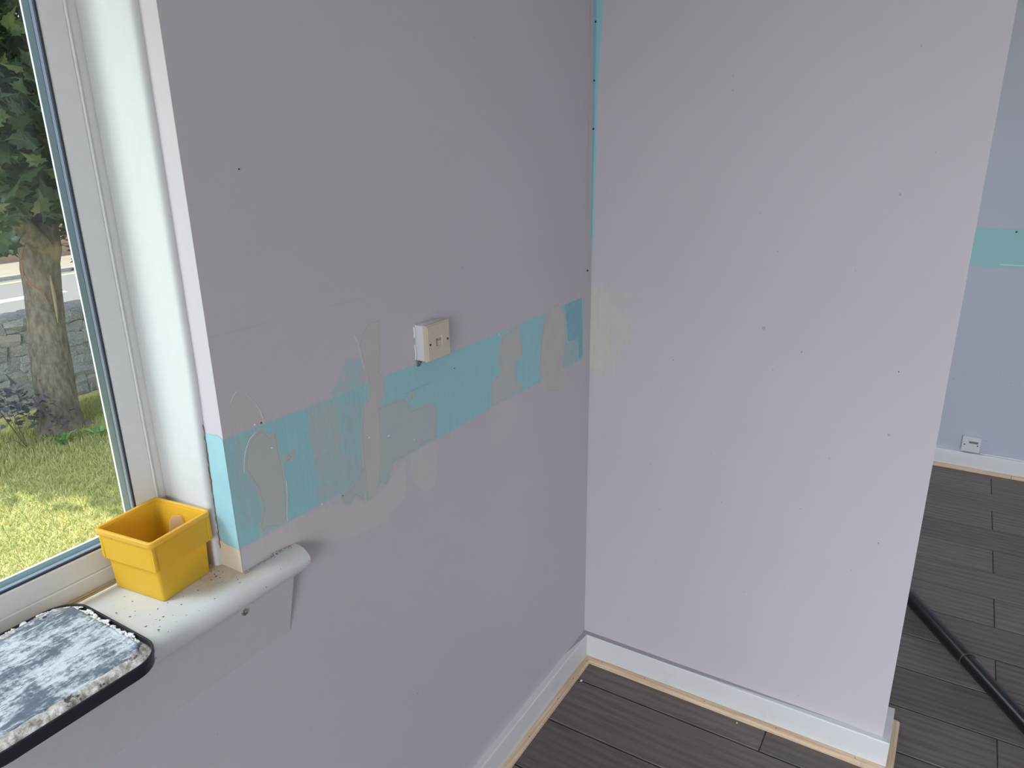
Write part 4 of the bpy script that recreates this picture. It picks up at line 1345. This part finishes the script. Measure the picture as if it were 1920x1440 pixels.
# rubble stone wall
sw = tag(empty('stone_wall', (1.6, 5.92, G)), 'low rubble stone garden wall behind the tree', 'wall')
box('wall_core', -5.0, 6.0, 0.05, 0.34, 0, 0.72, M['mortar'], sw)
smesh = []
for k in range(12):
    bm = bmesh.new()
    bmesh.ops.create_cube(bm, size=1.0)
    bmesh.ops.subdivide_edges(bm, edges=bm.edges[:], cuts=1, use_grid_fill=True)
    for v in bm.verts:
        n = v.co.normalized()
        v.co = v.co * 0.62 + n * 0.26 + Vector((random.uniform(-.06, .06), random.uniform(-.08, .08), random.uniform(-.06, .06)))
    bmesh.ops.recalc_face_normals(bm, faces=bm.faces[:])
    me = bpy.data.meshes.new('stone')
    bm.to_mesh(me)
    bm.free()
    me.materials.append(M['stone'])
    smesh.append(me)
z = 0.0
ns = 0
while z < 0.70 and ns < 290:
    hh = random.uniform(0.075, 0.13)
    x = -1.25 + random.uniform(-0.1, 0)
    while x < 2.3:
        ww = random.uniform(0.09, 0.26)
        o = bpy.data.objects.new('stone', random.choice(smesh))
        C.objects.link(o)
        o.parent = sw
        o.location = (x + ww / 2, 0.06 + random.uniform(-0.02, 0.02), z + hh / 2)
        o.scale = (ww * 1.12, 0.16, hh * 1.16)
        o.rotation_euler = (random.uniform(-.1, .1), random.uniform(-.14, .14), random.uniform(-.1, .1))
        x += ww
        ns += 1
    z += hh
x = -1.4
while x < 2.4:
    ww = random.uniform(0.16, 0.34)
    o = bpy.data.objects.new('stone', random.choice(smesh))
    C.objects.link(o)
    o.parent = sw
    o.location = (x + ww / 2, 0.19, 0.745)
    o.scale = (ww * 1.08, 0.44, 0.10)
    o.rotation_euler = (0, random.uniform(-.06, .06), random.uniform(-.05, .05))
    x += ww

# ------------------------------------------------------------------ tree
TB = Vector((0.95, 5.12, G))
tree = tag(empty('maple_tree', TB), 'grey-barked maple tree with dark leaves outside the window', 'tree')


def tp(x, y, z):
    return Vector((x, y, z)) - TB


trunk = tube('trunk', [tp(0.955, 5.12, -0.66), tp(0.955, 5.12, -0.56), tp(0.965, 5.12, -0.40), tp(0.985, 5.12, -0.07), tp(1.005, 5.12, 0.20), tp(1.025, 5.12, 0.36), tp(1.045, 5.12, 0.56), tp(1.060, 5.12, 0.70),
                       tp(1.085, 5.12, 0.86), tp(1.13, 5.13, 1.05), tp(1.16, 5.15, 1.5), tp(1.15, 5.2, 2.2), tp(1.1, 5.2, 3.2), tp(1.12, 5.2, 4.2)],
             [0.20, 0.165, 0.148, 0.140, 0.132, 0.128, 0.126, 0.130, 0.145, 0.12, 0.095, 0.075, 0.05, 0.02], M['bark'], tree, seg=20, wob=0.035)
tube('limb', [tp(1.11, 5.08, 0.80), tp(1.02, 5.0, 0.93), tp(0.90, 4.92, 1.06), tp(0.72, 4.85, 1.22), tp(0.45, 4.8, 1.5), tp(0.1, 4.8, 2.0)], [0.085, 0.075, 0.062, 0.05, 0.035, 0.02], M['bark'], tree, seg=12, wob=0.04)
tube('limb', [tp(1.02, 5.05, 0.90), tp(0.93, 5.0, 1.12), tp(0.90, 5.0, 1.4), tp(0.80, 5.05, 1.9), tp(0.5, 5.1, 2.7)], [0.075, 0.058, 0.05, 0.04, 0.02], M['bark'], tree, seg=12, wob=0.04)
tube('limb', [tp(1.15, 5.15, 1.3), tp(1.5, 5.0, 1.9), tp(2.0, 4.8, 2.6), tp(2.4, 4.6, 3.2)], [0.06, 0.045, 0.03, 0.015], M['bark'], tree, seg=10)
tube('limb', [tp(1.15, 5.15, 1.6), tp(1.0, 4.6, 2.1), tp(0.8, 4.0, 2.6), tp(0.7, 3.6, 3.0)], [0.05, 0.035, 0.025, 0.012], M['bark'], tree, seg=10)
tube('twig', [tp(0.935, 5.0, 0.92), tp(0.865, 4.96, 0.80), tp(0.865, 4.96, 0.69), tp(0.895, 4.97, 0.62), tp(0.96, 4.98, 0.56), tp(0.995, 4.985, 0.47)], [0.008, 0.007, 0.006, 0.006, 0.005, 0.004],
     plain('reddish_twig', (0.25, 0.13, 0.08), 0.7), tree, seg=6)
# flaky scar down the trunk
tube('bark_scar', [tp(1.055, 4.992, 0.66), tp(1.05, 4.985, 0.52), tp(1.045, 4.985, 0.42), tp(1.035, 4.985, 0.30)], [0.005, 0.012, 0.011, 0.003], plain('pale_bark_scar', (0.24, 0.205, 0.145), 0.85), tree, seg=8, wob=0.1)


def leaf_shape():
    """five-lobed maple leaf, ~1 unit long, folded a little along the midrib"""
    pts = [(0, 0), (0.14, 0.06), (0.36, 0.0), (0.30, 0.18), (0.52, 0.34), (0.30, 0.40), (0.30, 0.58), (0.14, 0.60), (0, 1.0)]
    P = pts + [(-x, y) for x, y in pts[-2:0:-1]]
    return [(x, y, 0.22 * abs(x) - 0.18 * y * y) for x, y in P]


LS = leaf_shape()
LC = (0, 0.42, -0.03)


def leaf_mesh(name, mat):
    V = [LC] + LS
    n = len(LS)
    F = [(0, 1 + i, 1 + (i + 1) % n) for i in range(n)]
    me = bpy.data.meshes.new(name)
    me.from_pydata(V, [], F)
    me.materials.append(mat)
    return me


lm = leaf_mesh('leaf', M['leaf'])
WINDOW_EYE = Vector((-1.76, -0.84, 1.56))     # somewhere inside the room, used only to rank leaves by nearness


def crown_pts(n, c, r, zmin):
    out = []
    while len(out) < n:
        d = Vector((random.gauss(0, 1), random.gauss(0, 1), random.gauss(0, 1))).normalized()
        k = random.random() ** 0.45
        p = Vector((c[0] + d.x * r[0] * k, c[1] + d.y * r[1] * k, c[2] + d.z * r[2] * k))
        if p.z > zmin + 0.12 * math.sin(p.x * 7) + 0.1 * math.sin(p.y * 5 + 1):
            out.append(p)
    return out


CC, CRR = (0.85, 4.95, 3.0), (1.75, 2.0, 2.3)
cand = []
# leaves hanging in the part of the crown the window looks at
for i in range(5200):
    y = random.uniform(3.9, 6.2)
    x = 0.40 + (y - 3.9) * 0.42 + random.uniform(-0.15, 1.15)
    z = random.uniform(0.86, 3.2)
    if z < 1.0 + 0.25 * math.sin(x * 5 + y * 3) * 1 and random.random() < 0.6:
        continue
    cand.append(Vector((x, y, z)))
for x, y, z in ((1.275, 5.0, 0.70), (1.255, 5.0, 0.72), (0.87, 4.9, 0.83), (0.83, 4.85, 0.86), (0.90, 4.9, 0.86), (0.80, 4.9, 0.90), (1.22, 4.95, 0.92), (1.24, 4.9, 0.98), (1.27, 5.0, 0.86), (1.18, 4.9, 1.05),
                (1.15, 4.85, 0.98), (1.20, 4.95, 0.84), (1.25, 4.95, 0.92), (1.16, 4.9, 0.92)):
    cand.append(Vector((x, y, z)))
rest = [p for p in crown_pts(7500, CC, CRR, 1.15) if not (p.y < 4.9 and p.z < 1.42)]
vis = []
oth = []
for p in cand:
    left = 0.90 + (p.y - 5.0) * 0.47
    if p.y < 5.12 and p.x < 1.2 and p.z < 0.98 + 0.16 * (5.12 - p.y) and not (p.x < left - 0.01 + 0.02 and p.z > 0.80) and p.x > 0.9 - 0.5 * (5.1 - p.y):
        continue                       # the fork of the trunk stays bare
    if p.y < 5.0 and p.x < 1.1 and p.z < 1.12 and random.random() < 0.8 and p.x > left:
        continue
    (vis if left - 0.15 < p.x < left + 0.62 and p.z < 2.75 else oth).append(p)
vis.sort(key=lambda p: (p - WINDOW_EYE).length)


def leaf_xf(p):
    s = random.uniform(0.10, 0.19)
    e = (random.uniform(1.9, 3.6), random.uniform(-0.7, 0.7), random.uniform(0, 6.28))
    return s, e


for p in vis[:300]:
    o = bpy.data.objects.new('leaf', lm)
    C.objects.link(o)
    s, e = leaf_xf(p)
    if p.z > 1.75:
        s *= 0.55
    o.parent = tree
    o.location = p - TB
    o.rotation_euler = e
    o.scale = (s, s, s)
V, F = [], []
from mathutils import Euler
base = [Vector(LC)] + [Vector(q) for q in LS]
n = len(LS)
for p in vis[300:] + [p for p in oth if p.x > 0.75][:1500] + rest:
    s, e = leaf_xf(p)
    mt = Euler(e).to_matrix()
    k = len(V)
    far_ = p.x > 2.0 or p.z > 3.2
    if far_:
        s *= 1.8
    elif p.z > 1.75:
        s *= 0.7
    V += [tuple(mt @ (b * s) + p - TB) for b in base]
    F += [(k, k + 1 + i, k + 1 + (i + 1) % n) for i in range(n)]
me = bpy.data.meshes.new('foliage')
me.from_pydata(V, [], F)
tag(link('foliage', me, M['leaf'], tree), kind='stuff')

# purple shrub at the left foot of the tree
sh = tag(empty('purple_shrub', (0.62, 4.95, G)), 'low purple-leaved shrub left of the tree trunk', 'shrub')
pm = leaf_mesh('leaf', M['purple_leaf'])
for i in range(5):
    a = random.uniform(0, 6.28)
    ex = Vector((random.uniform(-0.42, 0.27), random.uniform(-0.18, 0.15), random.uniform(0.12, 0.62)))
    tube('stem', [(0, 0, 0), ex * 0.5 + Vector((0, 0, 0.06)), ex], [0.0022, 0.002, 0.0015], plain('dark_stem', (0.09, 0.05, 0.05), 0.7) if i == 0 else bpy.data.materials['dark_stem'], sh, seg=5)
for i in range(240):
    t_ = random.random()
    q = Vector((0.27 - 0.72 * t_ + random.gauss(0, 0.07), random.uniform(-0.2, 0.18), 0.16 + 0.48 * t_ + random.gauss(0, 0.075)))
    if q.z < 0.03:
        q.z = 0.05
    o = bpy.data.objects.new('leaf', pm)
    C.objects.link(o)
    o.parent = sh
    o.location = q
    s = random.uniform(0.04, 0.075)
    o.scale = (s, s, s)
    o.rotation_euler = (random.uniform(-0.6, 0.9), random.uniform(-0.6, 0.6), random.uniform(0, 6.28))

# dandelion-like weeds round the foot of the trunk
for cx, cy, ncx, lab in ((0.80, 4.80, 12, 'leafy green weed at the left front of the tree base'), (1.05, 4.72, 12, 'leafy green weed at the right front of the tree base')):
    wd = tag(empty('leafy_weed', (cx, cy, G)), lab, 'weed')
    bmw = bmesh.new()
    vs = [bmw.verts.new(p) for p in ((0, 0, 0), (0.02, 0.05, 0.05), (0.026, 0.12, 0.10), (0, 0.19, 0.10), (-0.026, 0.12, 0.10), (-0.02, 0.05, 0.05), (0, 0.06, 0.045), (0, 0.12, 0.092))]
    for f in ((0, 1, 6), (0, 6, 5), (1, 2, 7, 6), (5, 6, 7, 4), (2, 3, 7), (4, 7, 3)):
        bmw.faces.new([vs[i] for i in f])
    wme = bpy.data.meshes.new('leaf')
    bmw.to_mesh(wme)
    bmw.free()
    wme.materials.append(M['weed'])
    for i in range(ncx):
        o = bpy.data.objects.new('leaf', wme)
        C.objects.link(o)
        o.parent = wd
        o.rotation_euler = (random.uniform(-0.2, 0.4), 0, 6.28 * i / ncx + random.uniform(-.2, .2))
        s = random.uniform(0.45, 0.8)
        o.scale = (s, s, s)

# grass blades
NB = 60000
bx = rng.uniform(0, 1, NB)
by = 2.6 + 3.1 * rng.uniform(0, 1, NB) ** 0.8
lo_, hi_ = -1.1 + (by - 2.6) * 0.42, 0.1 + (by - 2.6) * 0.62
px_ = lo_ + (hi_ - lo_) * bx
hgt = rng.uniform(0.015, 0.045, NB) * (1 + 0.6 * (by > 4.6))
ang = rng.uniform(0, np.pi, NB)
wd_ = rng.uniform(0.002, 0.0045, NB)
lean = rng.normal(0, 0.02, (NB, 2))
V = np.empty((NB, 3, 3))
V[:, 0] = np.stack([px_ - wd_ * np.cos(ang), by - wd_ * np.sin(ang), np.full(NB, G)], 1)
V[:, 1] = np.stack([px_ + wd_ * np.cos(ang), by + wd_ * np.sin(ang), np.full(NB, G)], 1)
V[:, 2] = np.stack([px_ + lean[:, 0], by + lean[:, 1], G + hgt], 1)
me = bpy.data.meshes.new('grass')
me.from_pydata(V.reshape(-1, 3).tolist(), [], np.arange(NB * 3).reshape(-1, 3).tolist())
tag(link('grass', me, M['grass']), 'short green and straw-coloured lawn grass', 'grass', kind='stuff')
for x, y, hgt_, lab in ((-0.20, 3.45, 0.16, 'leftmost'), (-0.06, 3.50, 0.15, 'middle'), (0.10, 3.6, 0.10, 'rightmost')):
    bm = bmesh.new()
    add_tube(bm, [(0, 0, 0), (0.005, 0.01, hgt_ * 0.6), (-0.01, 0.01, hgt_)], [0.0016, 0.0012, 0.001], 5)
    add_tube(bm, [(-0.01, 0.01, hgt_), (-0.012, 0.012, hgt_ + 0.03)], [0.004, 0.002], 6)
    o = from_bm('plantain_stalk', bm, M['weed'])
    o.location = (x, y, G)
    tag(o, lab + ' of three thin seed stalks in the sunlit grass near the window', 'plant stalk', group='seed stalks in the lawn')
